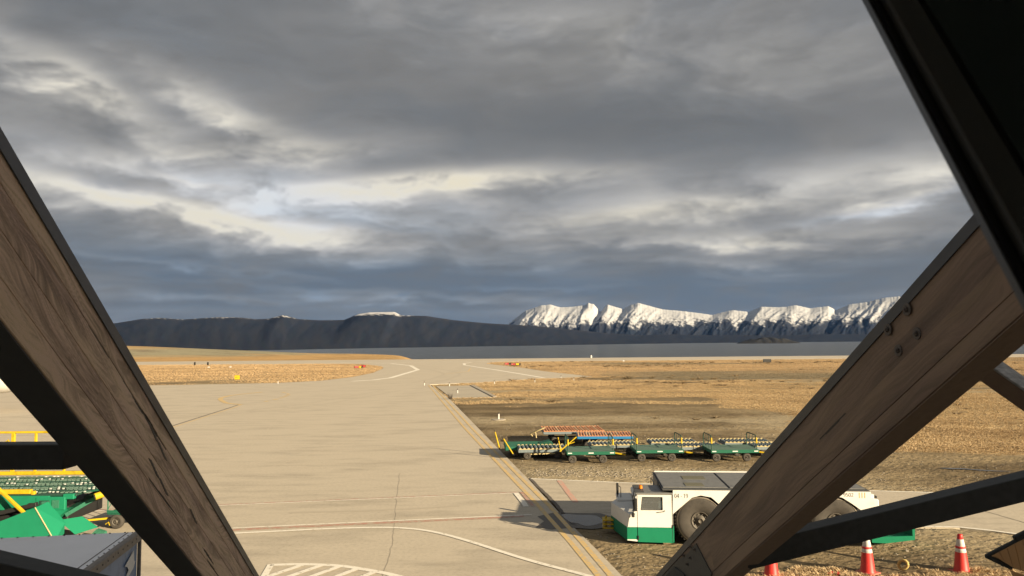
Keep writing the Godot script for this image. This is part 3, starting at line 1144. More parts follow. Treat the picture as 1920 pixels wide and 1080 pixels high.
	sheet(st, poly([[1.45, -26.7], [2.2, -26.55], [3.0, -26.5], [3.4, -25.9], [3.5, -25.2], [3.2, -24.6], [2.5, -24.3], [1.9, -24.5], [1.2, -24.3], [0.7, -24.6], [1.0, -25.4], [0.8, -26.1]]), 0.006)
	part("wet_stain", st, M.wet_mud, road)
	st = S()
	sheet(st, poly(smooth_ring([[1.66, -26.36], [2.2, -26.26], [2.74, -26.17], [2.96, -25.65], [3.0, -25.27], [2.75, -24.92], [2.35, -24.7], [2.1, -25.06], [1.82, -25.32]])), 0.010)
	struct("puddle", st, M.puddle)
	st = S()
	sheet(st, poly(smooth_ring([[19.55, -34.78], [20.1, -34.72], [20.5, -34.62], [20.9, -34.35], [21.5, -34.0], [22.2, -33.75], [21.6, -33.78], [21.0, -33.98], [20.6, -34.3], [20.2, -34.42], [19.8, -34.5]])), ground_at(20.6, -34.3) + 0.03)
	struct("puddle", st, M.puddle)


func smooth_ring(a: Array) -> Array:
	var out := []
	var n := a.size()
	for i in n:
		var p := []
		for k in [-1, 0, 1, 2]:
			var q: Array = a[posmod(i + k, n)]
			p.append(Vector2(q[0], q[1]))
		for k in 5:
			var v: Vector2 = p[1].cubic_interpolate(p[2], p[0], p[3], k / 5.0)
			out.append([v.x + rng.randf_range(-0.02, 0.02), v.y + rng.randf_range(-0.02, 0.02)])
	return out


# ------------------------------------------------------------------ terminal and its timber braces

const SLOPE := Vector3(0, 0.8358, -0.549)      # the glazing leans outward


func on_glazing(x: float, y: float, out := 0.0) -> Vector3:
	return V3(x, y, -0.78 - (y - 6.15) / 1.5224) + V3(0, -0.549, -0.8358) * out


# slab of the leaning facade between x0..x1 and y0..y1, from `a` to `b` metres outward
func leaning(st: SurfaceTool, x0: float, x1: float, y0: float, y1: float, a: float, b: float) -> void:
	var mid := (on_glazing(x0, y0, a) + on_glazing(x1, y1, b)) * 0.5
	var size := V3(x1 - x0, (y1 - y0) / 0.8358, b - a)
	bx(st, mid, size, 0.002, Basis(V3(1, 0, 0), SLOPE, V3(0, 0.549, 0.8358)))


func build_terminal() -> void:
	var t := thing("terminal_building", "dark terminal wall and slanting window frame close to the viewer, upper right", "building")
	var st := S()
	bx(st, V3(-2, 2.4, 0.32), V3(64, 4.8, 0.4), 0.01)
	part("lower_wall", st, M.cladding, t)
	st = S()
	leaning(st, 0.62, 30, 4.85, 7.62, 0.004, 0.12)
	leaning(st, -34, -3.6, 4.85, 7.62, 0.004, 0.12)
	part("facade", st, M.cladding, t)
	st = S()
	bx(st, V3(-2, 7.72, 6.1), V3(64, 0.2, 16.4), 0.01)
	part("roof", st, M.roofing, t)
	st = S()
	bx(st, V3(-2, 4.70, 6.6), V3(64, 0.2, 12.4), 0.01)
	part("floor", st, M.interior_floor, t)
	st = S()
	for x in [-33.9, 29.9]:
		bx(st, V3(x, 3.8, 7.4), V3(0.2, 7.6, 13.6), 0.01)
	bx(st, V3(-2, 3.8, 14.2), V3(63.5, 7.6, 0.2), 0.01)
	part("outer_wall", st, M.cladding, t)
	st = S()
	bx(st, V3(-4.6, 6.21, 6.0), V3(0.12, 2.8, 9.0), 0.01)
	bx(st, V3(4.6, 6.21, 6.0), V3(0.12, 2.8, 9.0), 0.01)
	bx(st, V3(0, 6.21, 5.4), V3(9.0, 2.8, 0.12), 0.01)
	part("inner_wall", st, M.interior_wall, t)
	st = S()
	leaning(st, 0.4865, 0.492, 4.9, 7.6, 0.0, 0.012)
	part("frame_edge", st, M.frame_edge, t)
	st = S()
	leaning(st, 0.4935, 0.503, 4.9, 7.6, -0.002, 0.010)
	part("gasket", st, M.frame_black, t)
	st = S()
	leaning(st, 0.5045, 0.545, 4.9, 7.6, -0.010, 0.02)
	part("frame_face", st, M.interior_dark, t)
	st = S()
	leaning(st, 0.5465, 0.5555, 4.9, 7.6, -0.009, 0.016)
	part("groove", st, M.frame_black, t)
	st = S()
	leaning(st, 0.557, 3.9, 4.9, 7.6, -0.006, 0.003)
	part("frame_panel", st, M.panel_dark, t)
	st = S()
	var a := on_glazing(-3.6, 4.9, 0.004)
	var b := on_glazing(0.486, 4.9, 0.004)
	var c := on_glazing(0.486, 7.6, 0.004)
	var d := on_glazing(-3.6, 7.6, 0.004)
	quad(st, a, b, c, d)
	part("window_pane", st, M.window_pane, t)
	# lower canopy whose corner shows at the lower right
	var k := thing("timber_canopy", "corner of a lower canopy, tan boards edged in dark metal, bottom right", "canopy")
	var face := [[3.13, 4.572], [3.36, 4.685], [3.9, 4.93], [3.9, 4.30], [3.255, 4.492]]
	st = S()
	prism(st, poly(face), -5.06, -5.02)
	part("core", st, M.weathered_side, k)
	for i in 9:
		var x0 := 3.145 + i * 0.052
		var x1 := x0 + 0.049
		var top0 := lerpf(4.572, 4.685, (x0 - 3.13) / 0.23)
		var top1 := lerpf(4.572, 4.685, (x1 - 3.13) / 0.23)
		var lo0 := lerpf(4.572, 4.492, (x0 - 3.13) / 0.125) if x0 < 3.255 else 4.478
		var lo1 := lerpf(4.572, 4.492, (x1 - 3.13) / 0.125) if x1 < 3.255 else 4.478
		st = S()
		prism(st, PackedVector2Array([V2(x0 - 0.02, top0 - 0.008), V2(x1 - 0.02, top1 - 0.008), V2(x1 + 0.012, lo1), V2(x0 + 0.012, lo0)]), -5.018, -5.0)
		part("plank", st, M.plank, k)
	st = S()
	prism(st, PackedVector2Array([V2(3.25, 4.474), V2(3.9, 4.26), V2(3.9, 4.16), V2(3.27, 4.42)]), -5.02, -5.003)
	part("plank", st, M.plank, k)
	st = S()
	bar(st, V3(3.098, 4.562, -5.02), V3(3.36, 4.688, -5.02), 0.03, 0.026)
	bar(st, V3(3.29, 4.672, -5.02), V3(3.9, 4.95, -5.02), 0.034, 0.042)
	bar(st, V3(3.098, 4.566, -5.02), V3(3.262, 4.487, -5.02), 0.03, 0.026)
	part("metal_trim", st, M.dark_steel, k)


const BEAM := Vector3(-0.10752, -0.53772, -0.83624)
const BEAM_N := Vector3(-0.99184, 0, 0.12753)
const BEAM_UP := Vector3(-0.06857, 0.84313, -0.53333)


# glued-laminated timber brace: `low` is the inner lower edge, `out` the way its thickness goes
func glulam(called: String, label: String, low: Vector3, out: float, joints: Array, s0: float, s1: float, m: Material, under: Material) -> Node3D:
	var t := thing(called, label, "beam")
	var height: float = joints[-1]
	var thick := 0.193
	for i in joints.size() - 1:
		var h0: float = joints[i]
		var h1: float = joints[i + 1]
		var ch := 0.004 if i % 2 == 0 else 0.003
		var sect := [[ch, h0 + 0.0004], [thick - ch, h0 + 0.0004], [thick, h0 + ch], [thick, h1 - ch], [thick - ch, h1 - 0.0004], [ch, h1 - 0.0004], [0.0, h1 - ch], [0.0, h0 + ch]]
		var st := S()
		var ou := rng.randf() * 9.0
		var ov := rng.randf() * 3.0
		var girth := 0.0
		for k in 8:
			var p: Array = sect[k]
			var q: Array = sect[(k + 1) % 8]
			var g2 := girth + Vector2(p[0] - q[0], p[1] - q[1]).length()
			var seg := 10
			for e in seg:
				var sa := lerpf(s0, s1, float(e) / seg)
				var sb := lerpf(s0, s1, float(e + 1) / seg)
				var c := []
				for w in [[p, sa, girth], [q, sa, g2], [q, sb, g2], [p, sb, girth]]:
					c.append([low + BEAM * w[1] + BEAM_N * out * w[0][0] + BEAM_UP * w[0][1], Vector2(w[1] + ou, w[2] + ov)])
				for w in [c[0], c[2], c[1], c[0], c[3], c[2]]:
					st.set_uv(w[1])
					st.add_vertex(w[0])
			girth = g2
		for s in [s0, s1]:
			for k in range(1, 7):
				for w in [sect[0], sect[k], sect[k + 1]]:
					st.set_uv(Vector2(w[0] + ou, w[1] + ov))
					st.add_vertex(low + BEAM * s + BEAM_N * out * w[0] + BEAM_UP * w[1])
		part("lamination", st, m, t)
	# metal cap: sheet over the top, folded down over the inner side
	var st := S()
	var bs := Basis(BEAM_N * out, BEAM_UP, BEAM_N.cross(BEAM_UP) * out)
	var mid := low + BEAM * ((s0 + s1) * 0.5)
	bx(st, mid + BEAM_N * out * (thick * 0.5) + BEAM_UP * (height + 0.006), V3(thick + 0.016, 0.008, s1 - s0), 0.001, bs)
	bx(st, mid + BEAM_N * out * -0.006 + BEAM_UP * (height - 0.030), V3(0.006, 0.066, s1 - s0), 0.001, bs)
	part("cap_flashing", st, M.flashing, t)
	st = S()
	bx(st, mid + BEAM_N * out * (thick * 0.5 + 0.002) + BEAM_UP * -0.006, V3(thick - 0.006, 0.008, s1 - s0), 0.001, bs)
	part("underside_board", st, under, t)
	return t


func on_beam(low: Vector3, s: float, h: float, out := 0.0) -> Vector3:
	return low + BEAM * s + BEAM_UP * h + BEAM_N * out


func bolt(t: Node3D, at: Vector3, n: Vector3, r: float) -> void:
	var y := n.normalized()
	var x := BEAM
	var xf := Transform3D(Basis(x, y, x.cross(y)), at)
	var st := S()
	lathe(st, [V2(r, 0), V2(r, 0.004), V2(r * 0.93, 0.006), V2(r * 0.45, 0.006)], 20, xf)
	lathe(st, [V2(r * 0.46, 0.005), V2(r * 0.46, 0.014), V2(r * 0.40, 0.017), V2(0.0, 0.017)], 6, xf)
	lathe(st, [V2(r * 0.22, 0.015), V2(r * 0.22, 0.022), V2(0.0, 0.024)], 8, xf)
	part("bolt", st, M.bolt_steel, t)


func build_beams() -> void:
	var L := V3(-2.164, 5.682, -3.7)
	var left := glulam("timber_brace", "weathered brown timber brace with dark underside, left of the apron", L, 1.0, [0.0, 0.135, 0.29, 0.44, 0.601], -2.75, 9.6, M.wood, M.dark_steel)
	# deep weathered splits in the left brace
	for q in [[1.02, 0.425, 0.55], [1.25, 0.40, 0.5], [1.18, 0.245, 0.55], [1.42, 0.22, 0.5], [2.2, 0.30, 0.5]]:
		for k in 4:
			var s: float = q[0] + k * 0.055
			var h: float = q[1] - k * 0.008
			var st := S()
			var pts := PackedVector2Array()
			var len_: float = q[2] * 0.22
			for e in 9:
				pts.append(V2(len_ * (e / 8.0 - 0.5), 0.010 * sin(PI * e / 8.0) + 0.002 * sin(e * 2.1 + k)))
			for e in range(7, 0, -1):
				pts.append(V2(len_ * (e / 8.0 - 0.5), -0.006 * sin(PI * e / 8.0)))
			prism(st, pts, 0.0005, 0.0025, Transform3D(Basis(BEAM, BEAM_UP, -BEAM_N), on_beam(L, s, h)))
			part("split", st, M.crack, left)
	var R := V3(2.332, 5.579, -4.4)
	var right := glulam("timber_brace", "smooth brown timber brace with bolts, in front of the tow tractor", R, -1.0, [0.0, 0.115, 0.577], -4.2, 8.8, M.wood_smooth, M.weathered_side)
	for q in [[-0.32, 0.494, 0.038], [-0.10, 0.498, 0.038], [-0.30, 0.337, 0.036], [-0.10, 0.347, 0.036]]:
		bolt(right, on_beam(R, q[0], q[1], 0.008 if q[1] > 0.45 else 0.0), BEAM_N, q[2])
	# steel foot plate
	var st := S()
	var plate := PackedVector2Array([V2(3.86, 0.475), V2(3.62, 0.10), V2(4.3, -0.02), V2(6.4, -0.02), V2(6.4, 0.50), V2(4.5, 0.50), V2(4.2, 0.46)])
	prism(st, plate, 0.001, 0.012, Transform3D(Basis(BEAM, BEAM_UP, BEAM_N), R))
	part("foot_plate", st, M.plate_steel, right)
	st = S()
	prism(st, PackedVector2Array([V2(4.62, 0.46), V2(4.35, 0.30), V2(4.5, 0.15), V2(5.6, 0.12), V2(5.6, 0.46)]), 0.012, 0.03, Transform3D(Basis(BEAM, BEAM_UP, BEAM_N), R))
	part("gusset", st, M.dark_steel, right)
	for q in [[3.92, 0.43], [4.10, 0.40], [4.22, 0.37], [4.02, 0.49], [4.28, 0.48]]:
		bolt(right, on_beam(R, q[0], q[1], 0.012), BEAM_N, 0.02)
	# steel struts tying the braces together
	st = S()
	bar(st, V3(-5.6, 5.335, -4.65), V3(-2.72, 5.325, -4.65), 0.15, 0.152)
	single("steel_strut", st, M.dark_steel, "black horizontal steel strut above the loader's roller deck", "strut")
	st = S()
	bar(st, V3(-5.2, 4.80, -5.35), V3(-2.2, 4.17, -5.15), 0.2, 0.22)
	single("steel_strut", st, M.dark_steel, "black sloping strut across the truck roof, bottom left", "strut")
	st = S()
	bar(st, V3(2.10, 4.03, -7.0), V3(6.5, 5.045, -7.0), 0.2, 0.215)
	single("steel_strut", st, M.dark_steel, "long black strut rising to the right behind the bolted timber brace", "strut")
	var wd := thing("weathered_beam", "short grey weathered beam sloping down to the right edge", "beam")
	st = S()
	bar(st, V3(2.95, 6.02, -5.2), V3(4.30, 5.03, -5.2), 0.13, 0.13, V3(0.32, 0.58, 0.78))
	part("beam_body", st, M.weathered_side, wd)
	st = S()
	var tilt := V3(0.32, 0.58, 0.78).normalized() * 0.075
	bar(st, V3(2.95, 6.02, -5.2) + tilt, V3(4.30, 5.03, -5.2) + tilt, 0.135, 0.018, V3(0.32, 0.58, 0.78))
	part("top_board", st, M.weathered, wd)


# ------------------------------------------------------------------ tow tractor

func text(called: String, words: String, cap: float, at: Vector3, m: Material, parent: Node, wide := 1.0, spacing := 0.0) -> void:
	var tm := TextMesh.new()
	var f := SystemFont.new()
	f.font_names = PackedStringArray(["Droid Sans"])
	tm.text = words
	tm.font = f
	tm.font_size = 64
	tm.pixel_size = cap / 0.714 / 64.0
	tm.depth = 0.004
	tm.curve_step = 2.0
	tm.horizontal_alignment = HORIZONTAL_ALIGNMENT_LEFT
	tm.vertical_alignment = VERTICAL_ALIGNMENT_CENTER
	var o := MeshInstance3D.new()
	o.mesh = tm
	o.material_override = m
	o.position = at
	o.scale = V3(wide, 1, 1)
	hang(called, o, parent)


# ring of points at two levels joined by faces
func skin(st: SurfaceTool, lo: Array, hi: Array) -> void:
	var n := lo.size()
	for i in n:
		quad(st, lo[i], lo[(i + 1) % n], hi[(i + 1) % n], hi[i])


func wheel(parent: Node, at: Vector3, r: float, w: float, rim_r: float, big: bool) -> void:
	# axle along z; `at` is the centre of the outer face
	var xf := Transform3D(Basis(V3(1, 0, 0), V3(0, 0, 1), V3(0, -1, 0)), at)
	var st := S()
	lathe(st, [V2(rim_r, -0.03 * w / 0.4), V2(rim_r * 1.15, 0.0), V2(r * 0.80, 0.012), V2(r * 0.93, -0.02), V2(r * 0.985, -0.08 * w / 0.4), V2(r, -0.16 * w / 0.4), V2(r, -w * 0.6), V2(r * 0.93, -w * 0.95), V2(rim_r, -w)], 40, xf, true)
	if big:
		for k in 44:
			var a := TAU * k / 44
			bx(st, xf * V3(cos(a) * r * 0.985, -0.075, sin(a) * r * 0.985), V3(0.06, 0.05, 0.05), 0.005, Basis(V3(0, 0, 1), -a))
	var tyre := part("tyre", st, M.tyre, parent)
	if big:
		st = S()
		lathe(st, [V2(r * 0.905, 0.0), V2(r * 0.925, -0.006), V2(r * 0.952, -0.022), V2(r * 0.955, -0.03)], 40, xf, true)
		part("sidewall_ring", st, M.tyre_dust, tyre)
	st = S()
	lathe(st, [V2(rim_r * 1.06, 0.012), V2(rim_r, 0.02), V2(rim_r * 0.93, -0.03), V2(rim_r * 0.62, -0.07 if big else -0.02), V2(rim_r * 0.55, -0.01), V2(rim_r * 0.30, 0.0), V2(rim_r * 0.26, 0.05 if big else 0.02), V2(0.0, 0.055 if big else 0.022)], 24, xf, true)
	var rim := part("rim", st, M.rim, parent)
	if big:
		for k in 10:
			var a := TAU * k / 10
			var q := xf * V3(cos(a) * rim_r * 0.72, -0.05, sin(a) * rim_r * 0.72)
			st = S()
			cyl(st, q, q + V3(0, 0, 0.04), 0.014, 6)
			part("wheel_nut", st, M.chrome, rim)


func build_tug() -> void:
	var t := thing("tow_tractor", "white and green low aircraft tow tractor with big wheels, numbered 04 - 19", "tow tractor", V3(5.37, 0, -22.24), -5.0)
	var st := S()
	# lower skirt of the pointed nose
	var ring := [[-2.05, 0.0], [-2.46, -1.5], [-2.05, -2.9], [-0.72, -2.9], [-0.72, 0.0]]
	var lo := []
	var hi := []
	var band := []
	var top := []
	for p in ring:
		lo.append(V3(p[0], 0.12 if p[0] > -1.0 else 0.13, p[1]))
		hi.append(V3(p[0], 0.515, p[1]))
		band.append(V3(p[0], 0.52, p[1]))
	lo[3].y = 0.08
	lo[4].y = 0.08
	skin(st, lo, hi)
	part("nose_skirt", st, M.green_body, t)
	var up := [V3(-1.98, 0.89, -0.0), V3(-2.44, 0.92, -1.5), V3(-1.98, 0.89, -2.9), V3(-0.72, 1.02, -2.9), V3(-0.72, 1.02, -0.02)]
	st = S()
	skin(st, band, up)
	tri(st, up[0], up[1], up[4])
	tri(st, up[1], up[3], up[4])
	tri(st, up[1], up[2], up[3])
	part("hood", st, M.white_body, t)
	st = S()
	bx(st, V3(-2.0, 0.95, -2.05), V3(0.5, 0.10, 1.1), 0.04)
	bx(st, V3(-1.35, 1.08, -2.1), V3(0.8, 0.16, 1.4), 0.05)
	part("hood_cover", st, M.white_body, t)
	# cab: door with its window, pillars, roof
	st = S()
	prism(st, PackedVector2Array([V2(-2.03, 0.53), V2(-1.755, 0.53), V2(-1.755, 1.44), V2(-1.795, 1.40), V2(-1.80, 1.22), V2(-1.77, 1.15), V2(-1.79, 1.0), V2(-1.965, 0.885)]), -0.02, 0.012)
	prism(st, PackedVector2Array([V2(-2.048, 0.14), V2(-1.755, 0.11), V2(-1.755, 0.17), V2(-2.048, 0.17)]), -0.02, 0.006)
	part("front_pillar", st, M.white_body, t)
	var door := thing_part("door", t)
	st = S()
	prism(st, PackedVector2Array([V2(-1.74, 0.525), V2(-0.745, 0.525), V2(-0.745, 1.02), V2(-1.74, 1.02)]), -0.03, 0.014)
	prism(st, PackedVector2Array([V2(-1.74, 1.0205), V2(-1.635, 1.0205), V2(-1.59, 1.39), V2(-1.74, 1.39)]), -0.03, 0.0138)
	prism(st, PackedVector2Array([V2(-1.015, 1.0205), V2(-0.745, 1.0205), V2(-0.745, 1.39), V2(-1.015, 1.39)]), -0.03, 0.0138)
	prism(st, PackedVector2Array([V2(-1.74, 1.3905), V2(-0.745, 1.3905), V2(-0.745, 1.465), V2(-1.74, 1.465)]), -0.03, 0.014)
	part("upper_panel", st, M.white_body, door)
	st = S()
	prism(st, PackedVector2Array([V2(-1.74, 0.10), V2(-0.745, 0.08), V2(-0.745, 0.52), V2(-1.74, 0.52)]), -0.03, 0.014)
	part("lower_panel", st, M.green_body, door)
	st = S()
	quad(st, V3(-1.635, 1.02, -0.01), V3(-1.015, 1.02, -0.01), V3(-1.015, 1.39, -0.01), V3(-1.59, 1.39, -0.01))
	part("window", st, M.glass, door)
	st = S()
	for q in [[V3(-1.64, 1.022, 0.012), V3(-1.012, 1.022, 0.012)], [V3(-1.012, 1.022, 0.012), V3(-1.012, 1.392, 0.012)], [V3(-1.012, 1.392, 0.012), V3(-1.592, 1.392, 0.012)], [V3(-1.592, 1.392, 0.012), V3(-1.64, 1.022, 0.012)]]:
		tube(st, q, 0.008, 6)
	part("window_seal", st, M.black, door)
	st = S()
	bar(st, V3(-1.17, 0.955, 0.03), V3(-0.97, 0.985, 0.03), 0.02, 0.025)
	cyl(st, V3(-0.955, 1.0, 0.01), V3(-0.955, 1.0, 0.028), 0.018, 10)
	part("handle", st, M.chrome, door)
	st = S()
	pieces("door_seam", [[V3(-0.735, 0.80, -0.004), V3(0.014, 1.42, 0.02)], [V3(-1.747, 0.56, -0.004), V3(0.010, 0.9, 0.02)]], M.black, t)
	pieces("hinge", [[V3(-1.73, 0.22, 0.02), V3(0.03, 0.12, 0.02)], [V3(-0.735, 0.55, 0.02), V3(0.03, 0.10, 0.02)]], M.black, t)
	st = S()
	bx(st, V3(-1.25, 1.495, -0.58), V3(1.10, 0.05, 1.24), 0.015)
	part("cab_roof", st, M.roof_grey, t)
	st = S()
	bx(st, V3(-1.66, 1.524, -0.58), V3(0.26, 0.012, 1.18), 0.004)
	part("visor_panel", st, M.deck_grey, t)
	st = S()
	bx(st, V3(-1.2, 0.78, -0.62), V3(0.9, 0.45, 1.0), 0.02)
	bx(st, V3(-0.95, 1.16, -0.75), V3(0.14, 0.36, 0.5), 0.05)
	bx(st, V3(-1.20, 1.24, -1.19), V3(0.95, 0.46, 0.03), 0.005)
	bx(st, V3(-0.75, 1.22, -0.6), V3(0.02, 0.42, 1.1), 0.005)
	part("cab_interior", st, M.cab_interior, t)
	st = S()
	bx(st, V3(-1.03, 1.14, -0.16), V3(0.15, 0.22, 0.02), 0.005)
	part("far_window_light", st, M.pale_blue, t)  # pale panel standing in for daylight seen through the far window
	st = S()
	tube(st, arc(V3(-1.48, 1.08, -0.6), 0.16, V3(0.9, 0.4, 0), V3(0, 0, 1)), 0.012, 6)
	part("steering_wheel", st, M.black, t)
	st = S()
	quad(st, V3(-1.80, 1.0, -0.05), V3(-1.80, 1.0, -1.15), V3(-1.73, 1.45, -1.15), V3(-1.73, 1.45, -0.05))
	part("windscreen", st, M.glass, t)
	st = S()
	for z in [-0.03, -0.6, -1.17]:
		bar(st, V3(-1.80, 0.98, z), V3(-1.735, 1.46, z), 0.03, 0.03)
	bar(st, V3(-1.80, 0.99, -0.03), V3(-1.80, 0.99, -1.17), 0.03, 0.03)
	part("windscreen_frame", st, M.roof_grey, t)
	st = S()
	lathe(st, [V2(0.055, 0), V2(0.055, 0.06), V2(0.045, 0.10), V2(0.0, 0.115)], 14, Transform3D(Basis(), V3(-1.60, 1.545, -0.50)), true)
	part("beacon", st, M.beacon, t)
	st = S()
	lathe(st, [V2(0.06, 0), V2(0.06, 0.016), V2(0.0, 0.016)], 14, Transform3D(Basis(), V3(-1.60, 1.53, -0.50)))
	part("beacon_base", st, M.black, t)
	# mirrors
	st = S()
	tube(st, [V3(-1.80, 1.44, 0.02), V3(-1.86, 1.42, 0.12), V3(-1.87, 0.95, 0.12), V3(-1.82, 0.9, 0.02)], 0.012, 8)
	bx(st, V3(-1.80, 1.19, 0.10), V3(0.09, 0.36, 0.12), 0.035)
	bx(st, V3(-1.88, 0.90, 0.12), V3(0.09, 0.13, 0.10), 0.03)
	part("mirror", st, M.black, t)
	st = S()
	tube(st, [V3(-2.22, 0.92, -1.95), V3(-2.22, 1.40, -1.95)], 0.015, 8)
	tube(st, [V3(-2.12, 0.92, -1.85), V3(-2.12, 1.32, -1.85), V3(-2.2, 1.36, -1.92)], 0.012, 8)
	bx(st, V3(-2.22, 1.25, -1.95), V3(0.07, 0.36, 0.14), 0.03)
	part("mirror", st, M.black, t)
	# lamps in the nose
	for z in [-0.45, -0.75, -2.2, -2.5]:
		var x := lerpf(-2.05, -2.46, absf(z) / 1.5) if z > -1.5 else lerpf(-2.46, -2.05, (absf(z) - 1.5) / 1.4)
		st = S()
		var tilt := Basis(V3(0, 1, 0), 0.28 if z > -1.5 else -0.28)
		lathe(st, [V2(0.075, 0), V2(0.075, 0.03), V2(0.05, 0.045), V2(0, 0.05)], 16, Transform3D(tilt * Basis(V3(0, 0, 1), V3(-1, 0, 0), V3(0, -1, 0)), V3(x + 0.10, 0.70, z)), true)
		part("headlight", st, M.lens_glass, t)
	st = S()
	bx(st, V3(-2.20, 0.80, -1.0), V3(0.05, 0.10, 0.28), 0.01, Basis(V3(0, 1, 0), 0.28))
	bx(st, V3(-2.27, 0.70, -1.28), V3(0.05, 0.14, 0.10), 0.01, Basis(V3(0, 1, 0), 0.28))
	part("grille", st, M.deck_grey, t)
	# towing hitch in front
	st = S()
	for h in [0.18, 0.30, 0.42]:
		bx(st, V3(-2.56, h, -1.42), V3(0.34, 0.035, 0.42), 0.012)
	cyl(st, V3(-2.62, 0.14, -1.42), V3(-2.62, 0.52, -1.42), 0.028, 10)
	part("tow_hitch", st, M.yellow, t)
	# body side with its wheel arches
	var side := PackedVector2Array([V2(-0.70, 1.60), V2(-0.725, 0.90), V2(-0.40, 1.18), V2(-0.15, 1.39), V2(0.10, 1.455), V2(0.40, 1.40), V2(0.72, 1.12), V2(0.95, 0.72), V2(1.02, 0.45), V2(2.88, 0.45), V2(2.95, 0.72), V2(3.18, 1.12), V2(3.50, 1.40), V2(3.85, 1.47), V2(4.10, 1.43), V2(4.38, 1.25), V2(4.72, 1.00), V2(5.02, 0.98), V2(5.02, 1.36), V2(4.90, 1.42), V2(4.90, 1.60)])
	for z in [[-0.03, 0.006], [-2.906, -2.87]]:
		st = S()
		prism(st, side, z[0], z[1])
		part("body_side", st, M.white_body, t)
	st = S()
	bx(st, V3(2.0, 0.27, -0.02), V3(1.84, 0.34, 0.04), 0.01)
	part("side_skirt", st, M.green_body, t)
	pieces("door_post", [[V3(-0.706, 0.32, -0.03), V3(0.03, 0.46, 0.05)]], M.green_body, t)
	st = S()
	bx(st, V3(2.05, 0.82, -1.45), V3(5.6, 1.12, 1.55), 0.02)
	bx(st, V3(2.05, 1.52, -1.45), V3(5.52, 0.10, 2.78), 0.02)
	bx(st, V3(-0.70, 0.7, -1.45), V3(0.04, 1.2, 2.7), 0.01)
	bx(st, V3(2.0, 0.75, -1.45), V3(1.7, 0.6, 2.7), 0.02)
	part("chassis", st, M.black, t)
	# top deck plates
	st = S()
	bx(st, V3(1.94, 1.605, -1.45), V3(5.9, 0.05, 2.88), 0.015)
	part("deck", st, M.deck_grey, t)
	st = S()
	for q in [-0.02, 1.93, 3.88]:
		pieces("deck_plate", [[V3(q, 1.64, -1.45), V3(1.88, 0.022, 2.5)]], M.roof_grey, t)
	for q in [[0.0, -0.62, 0.55, 0.5], [0.15, -1.75, 0.7, 0.55], [2.2, -0.8, 0.9, 0.35], [2.6, -1.8, 0.8, 0.7]]:
		st = S()
		bx(st, V3(q[0], 1.655, q[1]), V3(q[2], 0.012, q[3]), 0.004)
		part("deck_mat", st, M.deck_patch if q[3] < 0.6 else M.deck_grey, t)
	st = S()
	bx(st, V3(-0.99, 1.40, -2.1), V3(0.05, 0.42, 1.5), 0.01)
	tube(st, [V3(-1.1, 1.30, -1.6), V3(-1.1, 1.52, -1.6), V3(-1.1, 1.52, -2.5), V3(-1.1, 1.30, -2.5)], 0.015, 6)
	part("deck_front", st, M.roof_grey, t)
	st = S()
	bx(st, V3(1.94, 1.645, -2.88), V3(5.8, 0.04, 0.06), 0.01)
	part("deck_edge", st, M.white_body, t)
	# lettering
	text("lettering", "04 - 19", 0.118, V3(-0.665, 1.437, 0.008), M.lettering, t, 0.80)
	text("lettering", "9502", 0.105, V3(4.13, 1.51, 0.008), M.lettering, t, 0.9)
	st = S()
	for i in 3:
		pieces("vent_slat", [[V3(4.58 + i * 0.075, 1.50, 0.004), V3(0.03, 0.16, 0.012)]], M.cream, t)
	# rear
	st = S()
	bx(st, V3(5.02, 1.22, -0.22), V3(0.20, 0.34, 0.44), 0.03)
	bx(st, V3(4.95, 1.45, -0.35), V3(0.12, 0.14, 0.6), 0.02)
	part("rear_corner", st, M.white_body, t)
	st = S()
	bx(st, V3(5.06, 1.42, -0.16), V3(0.10, 0.08, 0.10), 0.01)
	part("tail_lamp", st, M.black, t)
	st = S()
	var o := [V2(4.88, 0.70), V2(4.88, 0.17), V2(5.28, 0.155), V2(6.06, 0.26), V2(6.08, 0.72)]
	prism(st, PackedVector2Array([o[0], o[1], o[2], V2(5.10, 0.33), V2(5.10, 0.70)]), -0.05, 0.0)
	prism(st, PackedVector2Array([o[2], o[3], V2(6.0, 0.37), V2(5.10, 0.33)]), -0.05, -0.001)
	prism(st, PackedVector2Array([o[3], o[4], V2(6.0, 0.70), V2(6.0, 0.37)]), -0.05, 0.0)
	bar(st, V3(6.06, 0.71, -0.03), V3(6.06, 0.71, -1.4), 0.05, 0.04)
	bx(st, V3(6.045, 0.5, -0.72), V3(0.03, 0.44, 1.36), 0.005)
	bx(st, V3(5.48, 0.28, -0.72), V3(1.15, 0.03, 1.36), 0.005)
	bar(st, V3(5.0, 0.62, -1.40), V3(6.05, 0.66, -1.40), 0.04, 0.10)
	part("rear_hitch_guard", st, M.green_body, t)
	st = S()
	bx(st, V3(5.02, 0.5, -0.72), V3(0.05, 0.42, 1.3), 0.01)
	part("rear_recess", st, M.black, t)
	st = S()
	bar(st, V3(5.05, 0.42, -0.6), V3(5.9, 0.45, -0.6), 0.10, 0.05)
	part("rear_tow_pin", st, M.black, t)
	for x in [0.08, 3.92]:
		wheel_set(t, V3(x, 0.715, -0.035), 0.715, 0.46, 0.25, true)
		wheel_set(t, V3(x, 0.715, -2.40), 0.715, 0.46, 0.25, true)


func thing_part(called: String, parent: Node) -> Node3D:
	var o := Node3D.new()
	var nm := called
	var k := 1
	while parent.has_node(NodePath(nm)):
		nm = "%s_%03d" % [called, k]
		k += 1
	o.name = nm
	parent.add_child(o)
	return o


